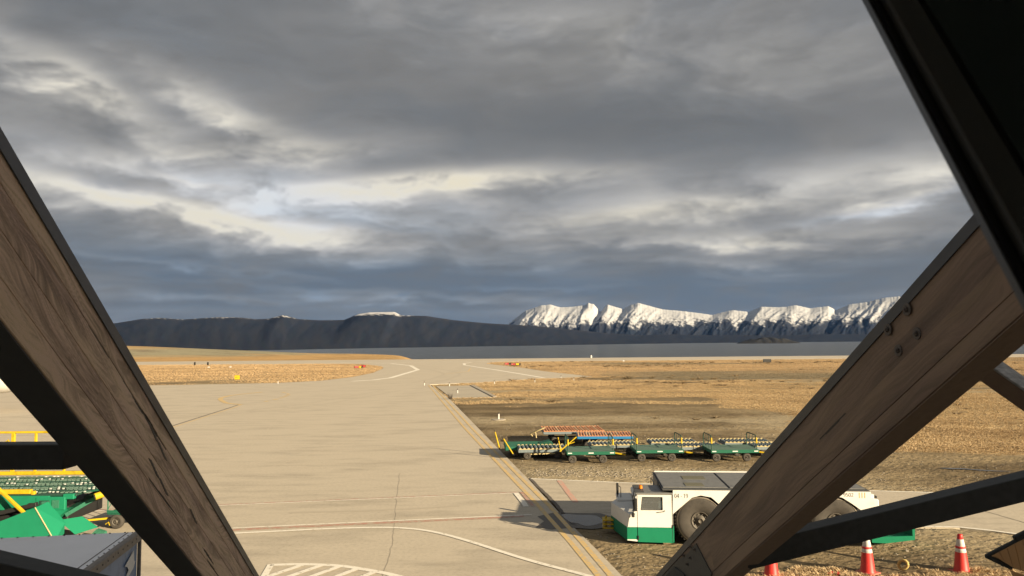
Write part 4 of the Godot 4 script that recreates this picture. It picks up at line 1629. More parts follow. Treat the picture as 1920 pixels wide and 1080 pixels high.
func wheel_set(parent: Node, at: Vector3, r: float, w: float, rim_r: float, big: bool) -> void:
	var tmp := Node3D.new()
	wheel(tmp, at, r, w, rim_r, big)
	var tyre := tmp.get_node("tyre") as MeshInstance3D
	var rim := tmp.get_node("rim") as MeshInstance3D
	# tyre carries the rim: one wheel, its pieces below it
	var hub := MeshInstance3D.new()
	hub.mesh = tyre.mesh
	hub.material_override = tyre.material_override
	hang("wheel", hub, parent)
	var r2 := rim.duplicate() as MeshInstance3D
	for c in r2.get_children():
		r2.remove_child(c)
	hang("rim", r2, hub)
	for c in tyre.get_children():
		hang("sidewall_ring", c.duplicate() as MeshInstance3D, hub)
	for c in rim.get_children():
		hang("wheel_nut", c.duplicate() as MeshInstance3D, hub)
	tmp.free()


func arc(c: Vector3, r: float, u: Vector3, v: Vector3, n := 16, a0 := 0.0, a1 := TAU) -> Array:
	var out := []
	for i in n + 1:
		var a := lerpf(a0, a1, float(i) / n)
		out.append(c + u.normalized() * cos(a) * r + v.normalized() * sin(a) * r)
	return out


# ------------------------------------------------------------------ baggage and pallet dollies

func hoop(t: Node3D, x: float, yellow_near: bool) -> void:
	# end frame across the cart: posts, top bow, two uprights
	var st := S()
	var pts := [V3(x, 0.55, -0.12), V3(x, 1.0, -0.16)]
	for q in arc(V3(x, 1.02, -0.40), 0.24, V3(0, 0, 1), V3(0, 1, 0), 5, 0.2, PI * 0.5):
		pts.append(q)
	for q in arc(V3(x, 1.02, -1.50), 0.24, V3(0, 0, -1), V3(0, 1, 0), 5, PI * 0.5, 0.2):
		pts.append(q)
	pts.append(V3(x, 1.0, -1.74))
	pts.append(V3(x, 0.55, -1.78))
	tube(st, pts, 0.026, 8)
	for z in [-0.7, -1.2]:
		tube(st, [V3(x, 0.55, z), V3(x, 1.25, z)], 0.012, 6)
	tube(st, [V3(x, 0.95, -0.15), V3(x, 0.95, -1.75)], 0.016, 6)
	part("end_frame", st, M.dark_green, t)
	st = S()
	var z0 := -0.15 if yellow_near else -1.75
	tube(st, [V3(x, 0.88, z0), V3(x, 1.16, z0 - (0.05 if yellow_near else -0.05))], 0.044, 8)
	part("handrail_sleeve", st, M.yellow, t)


func make_flat_cart(label: String) -> Node3D:
	var t := thing("baggage_cart", label, "baggage cart", Vector3.ZERO, 0.0, "flat green baggage carts in the front row")
	var st := S()
	bx(st, V3(1.17, 0.56, -0.95), V3(2.34, 0.05, 1.86), 0.012)
	part("deck", st, M.cart_deck, t)
	st = S()
	bx(st, V3(1.17, 0.51, -0.006), V3(2.36, 0.155, 0.03), 0.008)
	bx(st, V3(1.17, 0.51, -1.894), V3(2.36, 0.155, 0.03), 0.008)
	for x in [-0.004, 2.344]:
		bx(st, V3(x, 0.51, -0.95), V3(0.03, 0.15, 1.84), 0.008)
	part("side_board", st, M.cart_green, t)
	st = S()
	for z in [-0.5, -1.4]:
		bx(st, V3(1.17, 0.44, z), V3(2.2, 0.10, 0.08), 0.01)
	for x in [0.3, 1.78]:
		cyl(st, V3(x, 0.22, -0.12), V3(x, 0.22, -1.78), 0.03, 8)
		bx(st, V3(x, 0.33, -0.5), V3(0.3, 0.1, 0.06), 0.01)
		bx(st, V3(x, 0.33, -1.4), V3(0.3, 0.1, 0.06), 0.01)
	part("chassis", st, M.black, t)
	hoop(t, 0.06, true)
	hoop(t, 2.28, true)
	for x in [0.14, 1.17, 2.2]:
		st = S()
		bx(st, V3(x, 0.52, 0.012), V3(0.20 if x != 1.17 else 0.26, 0.05, 0.006), 0.001)
		part("reflector", st, M.sign_white, t)
	st = S()
	bar(st, V3(2.34, 0.40, -0.95), V3(3.0, 0.30, -0.80), 0.07, 0.07)
	part("drawbar", st, M.yellow, t)
	for x in [0.26, 1.76]:
		wheel_set(t, V3(x, 0.21, -0.06), 0.21, 0.16, 0.09, false)
		wheel_set(t, V3(x, 0.21, -1.66), 0.21, 0.16, 0.09, false)
	return t


func make_roller_dolly(label: String, group: String, len_: float, wid: float, h: float, roll: Material, sides: Material, rail: Material, n: int) -> Node3D:
	var t := thing("pallet_dolly", label, "dolly", Vector3.ZERO, 0.0, group)
	var st := S()
	for z in [-0.03, -wid + 0.03]:
		bx(st, V3(len_ / 2, h - 0.07, z), V3(len_, 0.14, 0.05), 0.01)
	for x in [0.03, len_ - 0.03]:
		bx(st, V3(x, h - 0.08, -wid / 2), V3(0.05, 0.12, wid - 0.1), 0.01)
	bx(st, V3(len_ / 2, h - 0.15, -wid / 2), V3(len_ - 0.1, 0.02, wid - 0.1), 0.005)
	part("frame", st, sides, t)
	# top rail, scalloped by the ends of the rollers
	for z in [-0.03, -wid + 0.03]:
		st = S()
		bx(st, V3(len_ / 2, h + 0.02, z), V3(len_ * 0.98, 0.035, 0.05), 0.01)
		for i in n:
			var x := len_ * (i + 0.5) / n
			bx(st, V3(x, h + 0.055, z), V3(len_ / n * 0.55, 0.05, 0.06), 0.02)
		part("guide_rail", st, rail, t)
	for i in n:
		st = S()
		var x := len_ * (i + 0.5) / n
		var segs := int(wid / 0.34)
		for k in segs:
			var z0 := -0.07 - (wid - 0.14) * (k + (0.5 if roll == M.orange_roller and i % 2 == 1 else 0.0)) / (segs + 0.5)
			var z1 := z0 - (wid - 0.14) * 0.84 / (segs + 0.5)
			tube(st, [V3(x, h + 0.015, z0), V3(x, h + 0.015, z1)], len_ / n * 0.34, 7)
		part("roller", st, M.tan_roller if roll == M.orange_roller and rng.randf() < 0.35 else roll, t)
	st = S()
	bx(st, V3(len_ * 0.5, 0.30, -wid / 2), V3(len_ * 0.8, 0.07, 0.12), 0.01)
	for x in [len_ * 0.18, len_ * 0.82]:
		cyl(st, V3(x, 0.2, -0.12), V3(x, 0.2, -wid + 0.12), 0.03, 8)
		bx(st, V3(x, 0.30, -wid / 2), V3(0.2, 0.2, wid * 0.6), 0.02)
	part("chassis", st, M.black, t)
	st = S()
	bar(st, V3(len_ * 0.25, 0.27, -0.08), V3(len_ * 0.75, 0.29, -0.08), 0.06, 0.06)
	bar(st, V3(len_ - 0.05, 0.3, -wid / 2), V3(len_ + 0.7, 0.2, -wid / 2 + 0.15), 0.06, 0.06)
	part("drawbar", st, M.cream, t)
	for x in [len_ * 0.18, len_ * 0.82]:
		wheel_set(t, V3(x, 0.2, -0.04), 0.2, 0.15, 0.085, false)
		wheel_set(t, V3(x, 0.2, -wid + 0.19), 0.2, 0.15, 0.085, false)
	return t


func place(o: Node3D, x: float, z: float, yaw: float, label := "") -> Node3D:
	o.position = V3(x, 0.0, z)
	o.rotation_degrees.y = yaw
	if label:
		o.set_meta("label", label)
	return o


func copy(o: Node3D) -> Node3D:
	var c := o.duplicate() as Node3D
	c.name = numbered(String(o.name).rstrip("0123456789").trim_suffix("_"))
	add_child(c)
	return c


func build_carts() -> void:
	var c := make_flat_cart("flat green baggage cart at the left end of the front row, nearest the apron")
	place(c, 2.62, -36.95, 1.0)
	place(copy(c), 6.06, -37.3, 0.5, "flat green baggage cart in the middle of the front row of three")
	place(copy(c), 9.72, -37.15, 0.0, "flat green baggage cart at the right end of the front row, by the timber brace")
	var g := "low roller dollies behind the flat carts"
	var r := make_roller_dolly("roller dolly with cream rails at the left, its wheel beside the apron edge", g, 2.5, 1.5, 0.50, M.steel_blue, M.steel_blue, M.cream, 12)
	place(r, 0.25, -38.35, 3.0)
	place(copy(r), 4.05, -39.6, 1.0, "roller dolly with cream rails half hidden between the left and middle flat carts")
	place(copy(r), 7.35, -40.4, -1.0, "roller dolly with cream rails just behind the middle flat cart")
	place(copy(r), 8.35, -38.75, 2.0, "roller dolly with cream rails in the gap between middle and right flat carts")
	place(copy(r), 11.25, -40.2, -1.0, "farther of two roller dollies behind the right flat cart")
	place(copy(r), 12.35, -38.6, 1.0, "roller dolly with cream rails at the far right, cut off by the timber brace")
	var og := "pallet dollies with orange rollers at the back"
	var o := make_roller_dolly("grey pallet dolly topped with orange rollers, farthest back of the dollies", og, 3.6, 2.4, 0.72, M.orange_roller, M.steel_blue, M.orange_roller, 22)
	place(o, 1.75, -43.9, 2.0)
	var o2 := make_roller_dolly("blue sided pallet dolly with orange rollers behind the first flat cart", og, 3.1, 1.9, 0.70, M.orange_roller, M.blue, M.orange_roller, 20)
	place(o2, 3.55, -41.9, -3.0)
	# low flat deck at the back left, with its two drawbars standing up
	var t := thing("flat_trailer", "low dark green flat trailer at the back left with worn deck", "trailer", V3(-0.35, 0, -39.3), 3.0)
	var st := S()
	bx(st, V3(1.25, 0.50, -1.0), V3(2.6, 0.06, 2.1), 0.01)
	part("deck", st, M.cart_green_pale, t)
	st = S()
	bx(st, V3(1.25, 0.43, 0.06), V3(2.62, 0.16, 0.03), 0.01)
	bx(st, V3(-0.06, 0.43, -1.0), V3(0.03, 0.16, 2.1), 0.01)
	bx(st, V3(1.4, 0.535, -0.4), V3(0.9, 0.02, 0.5), 0.004)
	bx(st, V3(2.1, 0.60, -1.3), V3(0.6, 0.02, 0.8), 0.004, Basis(V3(0, 0, 1), 0.2))
	part("side_board", st, M.cart_green, t)
	st = S()
	bx(st, V3(1.25, 0.3, -1.0), V3(2.2, 0.16, 1.2), 0.02)
	part("chassis", st, M.black, t)
	for x in [0.45, 2.05]:
		wheel_set(t, V3(x, 0.2, -0.05), 0.2, 0.15, 0.085, false)
		wheel_set(t, V3(x, 0.2, -1.9), 0.2, 0.15, 0.085, false)
	for q in [[V3(-0.72, 0.30, -40.0), V3(-0.97, 1.22, -40.0), "taller yellow drawbar standing upright beside the apron edge"], [V3(0.02, 0.22, -38.5), V3(-0.50, 1.02, -38.7), "yellow drawbar leaning left in front of the dark green trailer"]]:
		var d := thing("raised_drawbar", q[2], "drawbar", q[0], 0.0, "raised yellow drawbars")
		var v: Vector3 = q[1] - q[0]
		st = S()
		tube(st, [v * 0.08, v], 0.036, 8)
		part("pole", st, M.yellow, d)
		st = S()
		tube(st, [v, v * 1.12 + V3(-0.02, 0.02, 0)], 0.018, 8)
		tube(st, [V3(0, 0, 0), v * 0.1], 0.03, 8)
		part("hook", st, M.black, d)
	st = S()
	var x0 := V3(2.30, 0.62, -37.6)
	tube(st, [x0 + V3(0, -0.1, 0), x0 + V3(0.85, 0.60, -0.1)], 0.03, 8)
	tube(st, [x0 + V3(-0.08, 0.60, 0), x0 + V3(0.06, -0.1, 0)], 0.03, 8)
	tube(st, [x0 + V3(0.3, 0.2, -0.05), x0 + V3(0.75, 0.35, -0.05)], 0.022, 8)
	single("crossed_drawbar", st, M.yellow, "yellow crossed tow bars leaning on the left flat cart's end frame", "tow bar")
	st = S()
	tube(st, [V3(1.15, 0.42, -44.4), V3(1.0, 0.6, -44.2), V3(1.85, 0.93, -44.3)], 0.045, 8)
	tube(st, [V3(1.3, 0.7, -44.25), V3(1.35, 0.35, -44.2)], 0.03, 8)
	single("tow_bar", st, M.cream, "pale yellow tow bar sticking out left of the grey orange topped dolly", "tow bar")


# ------------------------------------------------------------------ container loader and the cart behind it

func build_loader() -> void:
	var t := thing("container_loader", "green container loader with roller deck and yellow rails, left edge", "loader")
	var st := S()
	bx(st, V3(-17.6, 1.42, -24.75), V3(8.4, 0.06, 3.0), 0.01)
	part("deck", st, M.dark_green, t)
	# roller tracks lie along the deck
	for z in [-23.7, -24.45, -25.2, -25.95]:
		st = S()
		bx(st, V3(-17.6, 1.47, z), V3(8.4, 0.05, 0.07), 0.01)
		part("track", st, M.dark_green, t)
	st = S()
	var st2 := S()
	for z in [-23.45, -23.95, -24.2, -24.7, -24.95, -25.45, -25.7, -26.15]:
		for i in 60:
			var x := -21.2 + i * 0.137 + rng.randf_range(-0.015, 0.015)
			var q := V3(x, 1.475, z + rng.randf_range(-0.03, 0.03))
			if rng.randf() < 0.25:
				bx(st2, q + V3(0, 0.01, 0), V3(0.06, 0.04, 0.06), 0.012)
			else:
				bx(st, q, V3(0.09, 0.035, 0.16), 0.012, Basis(V3(0, 1, 0), rng.randf_range(0.1, 0.5)))
	var rl := part("deck_rollers", st2, M.roller_pale, t)
	rl.set_meta("kind", "stuff")
	rl = part("roller_housings", st, M.cart_deck, t)
	rl.set_meta("kind", "stuff")
	st = S()
	bx(st, V3(-17.9, 1.20, -23.25), V3(7.4, 0.42, 0.10), 0.012)
	bx(st, V3(-14.15, 1.18, -23.24), V3(0.9, 0.40, 0.12), 0.02)
	bx(st, V3(-13.62, 1.38, -23.28), V3(0.34, 0.16, 0.16), 0.02)
	prism(st, PackedVector2Array([V2(-14.9, 0.62), V2(-14.0, 0.66), V2(-13.7, 0.95), V2(-13.6, 1.0), V2(-14.9, 1.0)]), -23.5, -23.2)
	part("side_beam", st, M.green_body, t)
	st = S()
	bx(st, V3(-14.32, 1.15, -23.17), V3(0.30, 0.26, 0.02), 0.01)
	part("recess", st, M.dark_green, t)
	st = S()
	bx(st, V3(-14.29, 1.155, -23.16), V3(0.22, 0.20, 0.02), 0.01)
	bx(st, V3(-13.98, 1.17, -23.17), V3(0.22, 0.24, 0.02), 0.01)
	part("access_cover", st, M.cart_green_pale, t)
	# sloping end of the deck with a yellow bumper tube
	st = S()
	bar(st, V3(-13.95, 0.78, -23.6), V3(-12.6, 1.66, -24.6), 0.5, 0.12)
	bar(st, V3(-13.9, 1.05, -24.6), V3(-12.5, 1.70, -25.6), 0.5, 0.08)
	bx(st, V3(-13.3, 1.43, -24.9), V3(1.1, 0.05, 2.4), 0.01, Basis(V3(0, 0, 1), 0.16))
	part("end_ramp", st, M.cart_green, t)
	st = S()
	tube(st, [V3(-12.86, 1.35, -23.3), V3(-11.9, 1.66, -24.3)], 0.105, 14)
	part("bumper_tube", st, M.yellow, t)
	st = S()
	tube(st, [V3(-12.868, 1.347, -23.292), V3(-12.84, 1.356, -23.32)], 0.065, 12)
	part("tube_mouth", st, M.crack, t)
	# rails
	st = S()
	bx(st, V3(-18.3, 1.60, -26.2), V3(7.2, 0.13, 0.14), 0.02)
	part("far_rail", st, M.yellow, t)
	st = S()
	bx(st, V3(-17.15, 1.53, -23.3), V3(4.7, 0.14, 0.14), 0.02)
	bx(st, V3(-14.74, 1.49, -23.3), V3(0.12, 0.12, 0.12), 0.02)
	part("near_rail", st, M.yellow, t)
	st = S()
	bx(st, V3(-18.6, 3.0, -26.2), V3(6.4, 0.075, 0.075), 0.012)
	bx(st, V3(-17.34, 2.3, -26.2), V3(0.12, 1.36, 0.09), 0.012)
	bx(st, V3(-16.56, 2.3, -26.2), V3(0.08, 1.36, 0.08), 0.012)
	bx(st, V3(-15.55, 2.3, -26.2), V3(0.08, 1.36, 0.08), 0.012)
	tube(st, [V3(-17.6, 2.62, -26.1), V3(-17.45, 2.75, -26.1), V3(-17.36, 2.6, -26.1)], 0.03, 6)
	part("guard_rail", st, M.yellow, t)
	st = S()
	bar(st, V3(-16.05, 2.02, -23.05), V3(-14.62, 0.98, -22.75), 0.10, 0.07)
	part("diagonal_brace", st, M.yellow, t)
	# front lifting arm: near plate and its turned end
	var a := [V3(-18.2, -0.0, -22.6), V3(-18.2, 0.08, -22.6), V3(-14.23, 1.19, -22.6), V3(-13.62, 0.20, -22.6), V3(-13.9, 0.0, -22.6)]
	st = S()
	prism(st, PackedVector2Array([V2(-18.6, 0.1), V2(-18.6, 0.15), V2(-15.26, 0.80), V2(-14.23, 1.19), V2(-13.62, 0.20), V2(-13.75, 0.04), V2(-15.0, 0.0), V2(-18.6, 0.0)]), -22.68, -22.6)
	part("lift_arm", st, M.green_body, t)
	st = S()
	quad(st, a[2] + V3(0, 0, -0.002), V3(-14.2, 1.25, -23.15), V3(-13.66, 0.60, -23.15), a[3] + V3(0, 0, -0.002))
	quad(st, V3(-14.2, 1.25, -23.15), V3(-14.2, 1.25, -23.2), V3(-13.66, 0.60, -23.2), V3(-13.66, 0.60, -23.15))
	quad(st, a[3], V3(-13.66, 0.60, -23.15), V3(-13.7, 0.28, -23.2), V3(-13.75, 0.04, -22.62))
	part("arm_end_plate", st, M.green_body, t)
	st = S()
	bar(st, V3(-14.23, 1.20, -22.585), V3(-13.60, 0.19, -22.585), 0.02, 0.03)
	part("arm_edge", st, M.cream, t)
	st = S()
	bar(st, V3(-16.6, 0.72, -22.95), V3(-14.4, 1.22, -22.95), 0.14, 0.12)
	bar(st, V3(-16.9, 0.50, -23.4), V3(-14.6, 0.75, -23.4), 0.3, 0.35)
	bx(st, V3(-14.55, 1.22, -22.95), V3(0.22, 0.06, 0.12), 0.02)
	part("hydraulic_ram", st, M.black, t)
	st = S()
	bx(st, V3(-17.2, 0.85, -23.2), V3(1.3, 0.10, 0.12), 0.02)
	part("yellow_pipe", st, M.yellow, t)
	# front plates reaching the ground
	st = S()
	quad(st, V3(-13.95, 0.66, -23.3), V3(-13.45, 0.68, -23.7), V3(-12.95, 0.34, -23.7), V3(-13.4, 0.24, -23.25))
	quad(st, V3(-13.45, 0.68, -23.7), V3(-12.95, 0.34, -23.7), V3(-12.95, 0.30, -23.78), V3(-13.45, 0.64, -23.78))
	part("front_flap", st, M.green_body, t)
	st = S()
	prism(st, PackedVector2Array([V2(-13.5, 0.02), V2(-12.66, 0.02), V2(-12.7, 0.22), V2(-12.95, 0.30), V2(-13.2, 0.05)]), -23.75, -23.6)
	bx(st, V3(-13.6, 0.03, -23.3), V3(1.6, 0.04, 1.0), 0.01)
	part("foot_plate", st, M.cart_green_pale, t)
	for q in [[-17.2, -23.6], [-15.4, -23.6], [-17.2, -25.6], [-15.4, -25.6]]:
		wheel_set(t, V3(q[0], 0.32, q[1]), 0.32, 0.25, 0.15, false)
	st = S()
	bx(st, V3(-17.4, 0.75, -24.7), V3(7.0, 0.5, 2.0), 0.03)
	part("chassis", st, M.black, t)
	# mesh sided cart beyond its end
	var c := thing("mesh_cart", "small green mesh sided cart with one wheel showing beyond the loader", "cart", V3(-13.0, 0, -24.9), -3.0)
	st = S()
	bx(st, V3(0.75, 0.50, -0.6), V3(2.1, 0.08, 1.3), 0.01)
	bx(st, V3(0.75, 0.56, 0.06), V3(2.1, 0.10, 0.03), 0.005)
	part("deck", st, M.cart_green, c)
	st = S()
	for x in [-0.28, 0.2, 0.68, 1.16, 1.75]:
		bar(st, V3(x, 0.6, 0.05), V3(x, 1.55, 0.05), 0.035, 0.035, V3(1, 0, 0))
	bar(st, V3(-0.28, 1.55, 0.05), V3(1.75, 1.55, 0.05), 0.035, 0.035)
	bar(st, V3(-0.28, 0.62, 0.05), V3(0.2, 1.5, 0.05), 0.02, 0.02)
	part("side_frame", st, M.cart_green_pale, c)
	st = S()
	bar(st, V3(-0.3, 0.30, -0.2), V3(-1.1, 0.26, 0.0), 0.06, 0.06)
	tube(st, [V3(-0.34, 0.16, 0.05), V3(-0.24, 0.22, 0.05), V3(-0.2, 0.12, 0.05)], 0.02, 6)
	part("drawbar", st, M.yellow, c)
	st = S()
	bx(st, V3(0.75, 0.36, -0.6), V3(1.9, 0.18, 0.7), 0.02)
	part("chassis", st, M.black, c)
	for x in [0.0, 1.5]:
		wheel_set(c, V3(x, 0.235, 0.06), 0.235, 0.17, 0.12, false)
		wheel_set(c, V3(x, 0.235, -1.15), 0.235, 0.17, 0.12, false)


# ------------------------------------------------------------------ box truck below the window

func build_truck() -> void:
	# local x runs forward along the truck; its front is to the right
	var t := thing("box_truck", "box truck below the window, pale grey roof and blue front with white bird emblem", "truck", V3(-5.42, 0, -10.2), 9.0)
	var st := S()
	bx(st, V3(-3.2, 3.17, 0.0), V3(6.4, 0.06, 2.5), 0.015)
	part("roof", st, M.truck_roof, t)
	st = S()
	bx(st, V3(-3.2, 1.98, 0.0), V3(6.36, 2.30, 2.44), 0.02)
	part("box_body", st, M.truck_blue, t)
	st = S()
	bx(st, V3(-3.2, 3.14, -1.26), V3(6.44, 0.10, 0.025), 0.006)
	bx(st, V3(-3.2, 3.14, 1.26), V3(6.44, 0.10, 0.025), 0.006)
	bx(st, V3(0.012, 3.14, 0.0), V3(0.03, 0.13, 2.56), 0.006)
	bx(st, V3(-0.03, 3.205, 0.0), V3(0.07, 0.01, 2.5), 0.002)
	bx(st, V3(0.0, 1.98, -1.245), V3(0.05, 2.30, 0.04), 0.008)
	part("edge_trim", st, M.truck_trim, t)
	st = S()
	for i in 14:
		var z := -1.2 + i * 0.185
		cyl(st, V3(0.02, 3.15, z), V3(0.034, 3.15, z), 0.011, 6)
		cyl(st, V3(-0.09, 3.20, z), V3(-0.09, 3.208, z), 0.010, 6)
	for i in 30:
		cyl(st, V3(-0.2 - i * 0.21, 3.15, -1.27), V3(-0.2 - i * 0.21, 3.15, -1.28), 0.012, 6)
		cyl(st, V3(-0.2 - i * 0.21, 3.20, -1.22), V3(-0.2 - i * 0.21, 3.21, -1.22), 0.012, 6)
	part("rivets", st, M.black, t).set_meta("kind", "stuff")
	st = S()
	bx(st, V3(-0.16, 3.202, 0), V3(0.012, 0.006, 2.46), 0.001)
	part("roof_seam", st, M.crack, t)
	# emblem on the front face (local z towards the viewer, y up)
	var face := Transform3D(Basis(V3(0, 0, -1), V3(0, 1, 0), V3(1, 0, 0)), V3(0.0, 0, 0))
	var bird := PackedVector2Array()
	for p in [[1445, 535], [1530, 485], [1537, 545], [1549, 553], [1532, 582], [1472, 612], [1420, 670], [1455, 600], [1484, 572], [1470, 548]]:
		bird.append(V2((p[0] - 1500.0) * 0.0042 + 0.86, 2.80 - (p[1] - 560.0) * 0.0026))
	st = S()
	prism(st, bird, -0.001, 0.004, face)
	var wing := PackedVector2Array()
	for p in [[1488, 700], [1534, 652], [1522, 690], [1500, 730]]:
		wing.append(V2((p[0] - 1500.0) * 0.0042 + 0.86, 2.80 - (p[1] - 560.0) * 0.0026))
	prism(st, wing, -0.001, 0.004, face)
	part("emblem", st, M.emblem, t)
	# cab in front of the box
	st = S()
	bx(st, V3(0.95, 1.55, -0.02), V3(1.5, 1.5, 2.1), 0.16)
	part("cab", st, M.white_body, t)
	st = S()
	bx(st, V3(1.64, 1.9, -0.02), V3(0.14, 0.6, 1.8), 0.05)
	part("windscreen", st, M.black, t)
	st = S()
	bx(st, V3(0.55, 2.33, -0.7), V3(0.16, 0.07, 0.12), 0.02)
	cyl(st, V3(0.55, 2.28, -0.7), V3(0.55, 2.34, -0.7), 0.02, 8)
	part("roof_lamp", st, M.black, t)
	st = S()
	tube(st, [V3(0.6, 2.2, -1.0), V3(1.0, 2.14, -1.18), V3(1.4, 2.1, -1.25)], 0.02, 8)
	tube(st, [V3(0.6, 2.08, -1.02), V3(1.35, 1.98, -1.25)], 0.014, 8)
	bx(st, V3(0.72, 2.12, -1.10), V3(0.10, 0.18, 0.16), 0.04)
	part("mirror", st, M.black, t)
	st = S()
	bx(st, V3(-2.6, 0.7, 0), V3(7.4, 0.24, 1.0), 0.03)
	part("chassis", st, M.black, t)
	for x in [0.95, -4.6]:
		wheel_set(t, V3(x, 0.45, 1.18), 0.45, 0.28, 0.24, false)
		wheel_set(t, V3(x, 0.45, -0.9), 0.45, 0.28, 0.24, false)


# ------------------------------------------------------------------ airliner at the left edge

func build_airliner() -> void:
	var t := thing("airliner", "white airliner nose with light blue flank, at the far left edge", "airliner", V3(-47.3, 3.6, -69.0), 0.0)
	var nose := Basis(V3(0, -1, 0), V3(1, 0, 0), V3(0, 0, 1))
	var st := S()
	var prof := [V2(0.0, -22.2), V2(0.6, -20.0), V2(1.6, -13.0), V2(1.97, -8.0)]
	for i in 14:
		var x := 3.25 * i / 13.0
		prof.append(V2(1.97 * sqrt(maxf(0.0, 1.0 - pow(x / 3.25, 2.0))), x))
	lathe(st, prof, 40, Transform3D(nose, Vector3.ZERO), true)
	part("fuselage", st, M.plane_white, t)
	# light blue flank, a skin just outside the side
	st = S(true)
	for i in 16:
		for k in 8:
			var c := []
			for q in [[i, k], [i + 1, k], [i + 1, k + 1], [i, k + 1]]:
				var x: float = -9.0 + 10.4 * q[0] / 16.0
				var r := 1.985 * sqrt(maxf(0.0, 1.0 - pow(maxf(x, 0.0) / 3.25, 2.0)))
				var a := deg_to_rad(lerpf(-16.0, 34.0, q[1] / 8.0))
				c.append(V3(x, sin(a) * r, cos(a) * r))
			quad(st, c[0], c[1], c[2], c[3])
	part("livery_band", st, M.plane_blue, t)
	st = S()
	tube(st, [V3(-4.0, -1.97, 0.3), V3(0.0, -1.97, 0.3), V3(1.6, -1.72, 0.3)], 0.03, 6)
	part("belly_line", st, M.roof_grey, t)  # thin grey line drawn along the belly
	st = S()
	tube(st, [V3(-0.6, -1.9, 0), V3(-0.6, -3.3, 0)], 0.1, 10)
	bx(st, V3(-0.25, -2.3, 0.25), V3(0.9, 0.35, 0.04), 0.01)
	part("nose_gear", st, M.plane_white, t)
	wheel_set(t, V3(-0.6, -3.25, 0.3), 0.35, 0.2, 0.15, false)
	wheel_set(t, V3(-0.6, -3.25, -0.12), 0.35, 0.2, 0.15, false)


# ------------------------------------------------------------------ signs, lights, markers on the airfield

func airfield_sign(label: String, x: float, z: float, w: float, h: float, m: Material, panels: Array, yaw := 0.0) -> void:
	var t := thing("airfield_sign", label, "sign", V3(x, 0, z), yaw)
	var st := S()
	bx(st, V3(0, 0.12 + h / 2, 0), V3(w, h, 0.22), 0.03)
	part("sign_box", st, M.black, t)
	for p in panels:
		st = S()
		bx(st, V3(p[0], 0.12 + h / 2, 0.116), V3(p[1], h - 0.06, 0.012), 0.004)
		part("panel", st, p[2], t)
		if p.size() > 3:
			text("lettering", p[3], h * 0.42, V3(p[0] - p[1] * 0.36, 0.12 + h / 2, 0.124), M.lettering if p[2] == M.sign_yellow else M.sign_white, t)
	st = S()
	for sx in [-0.36, 0.36]:
		pieces("leg", [[V3(sx * w, 0.06, 0), V3(0.08, 0.14, 0.08)]], m, t)


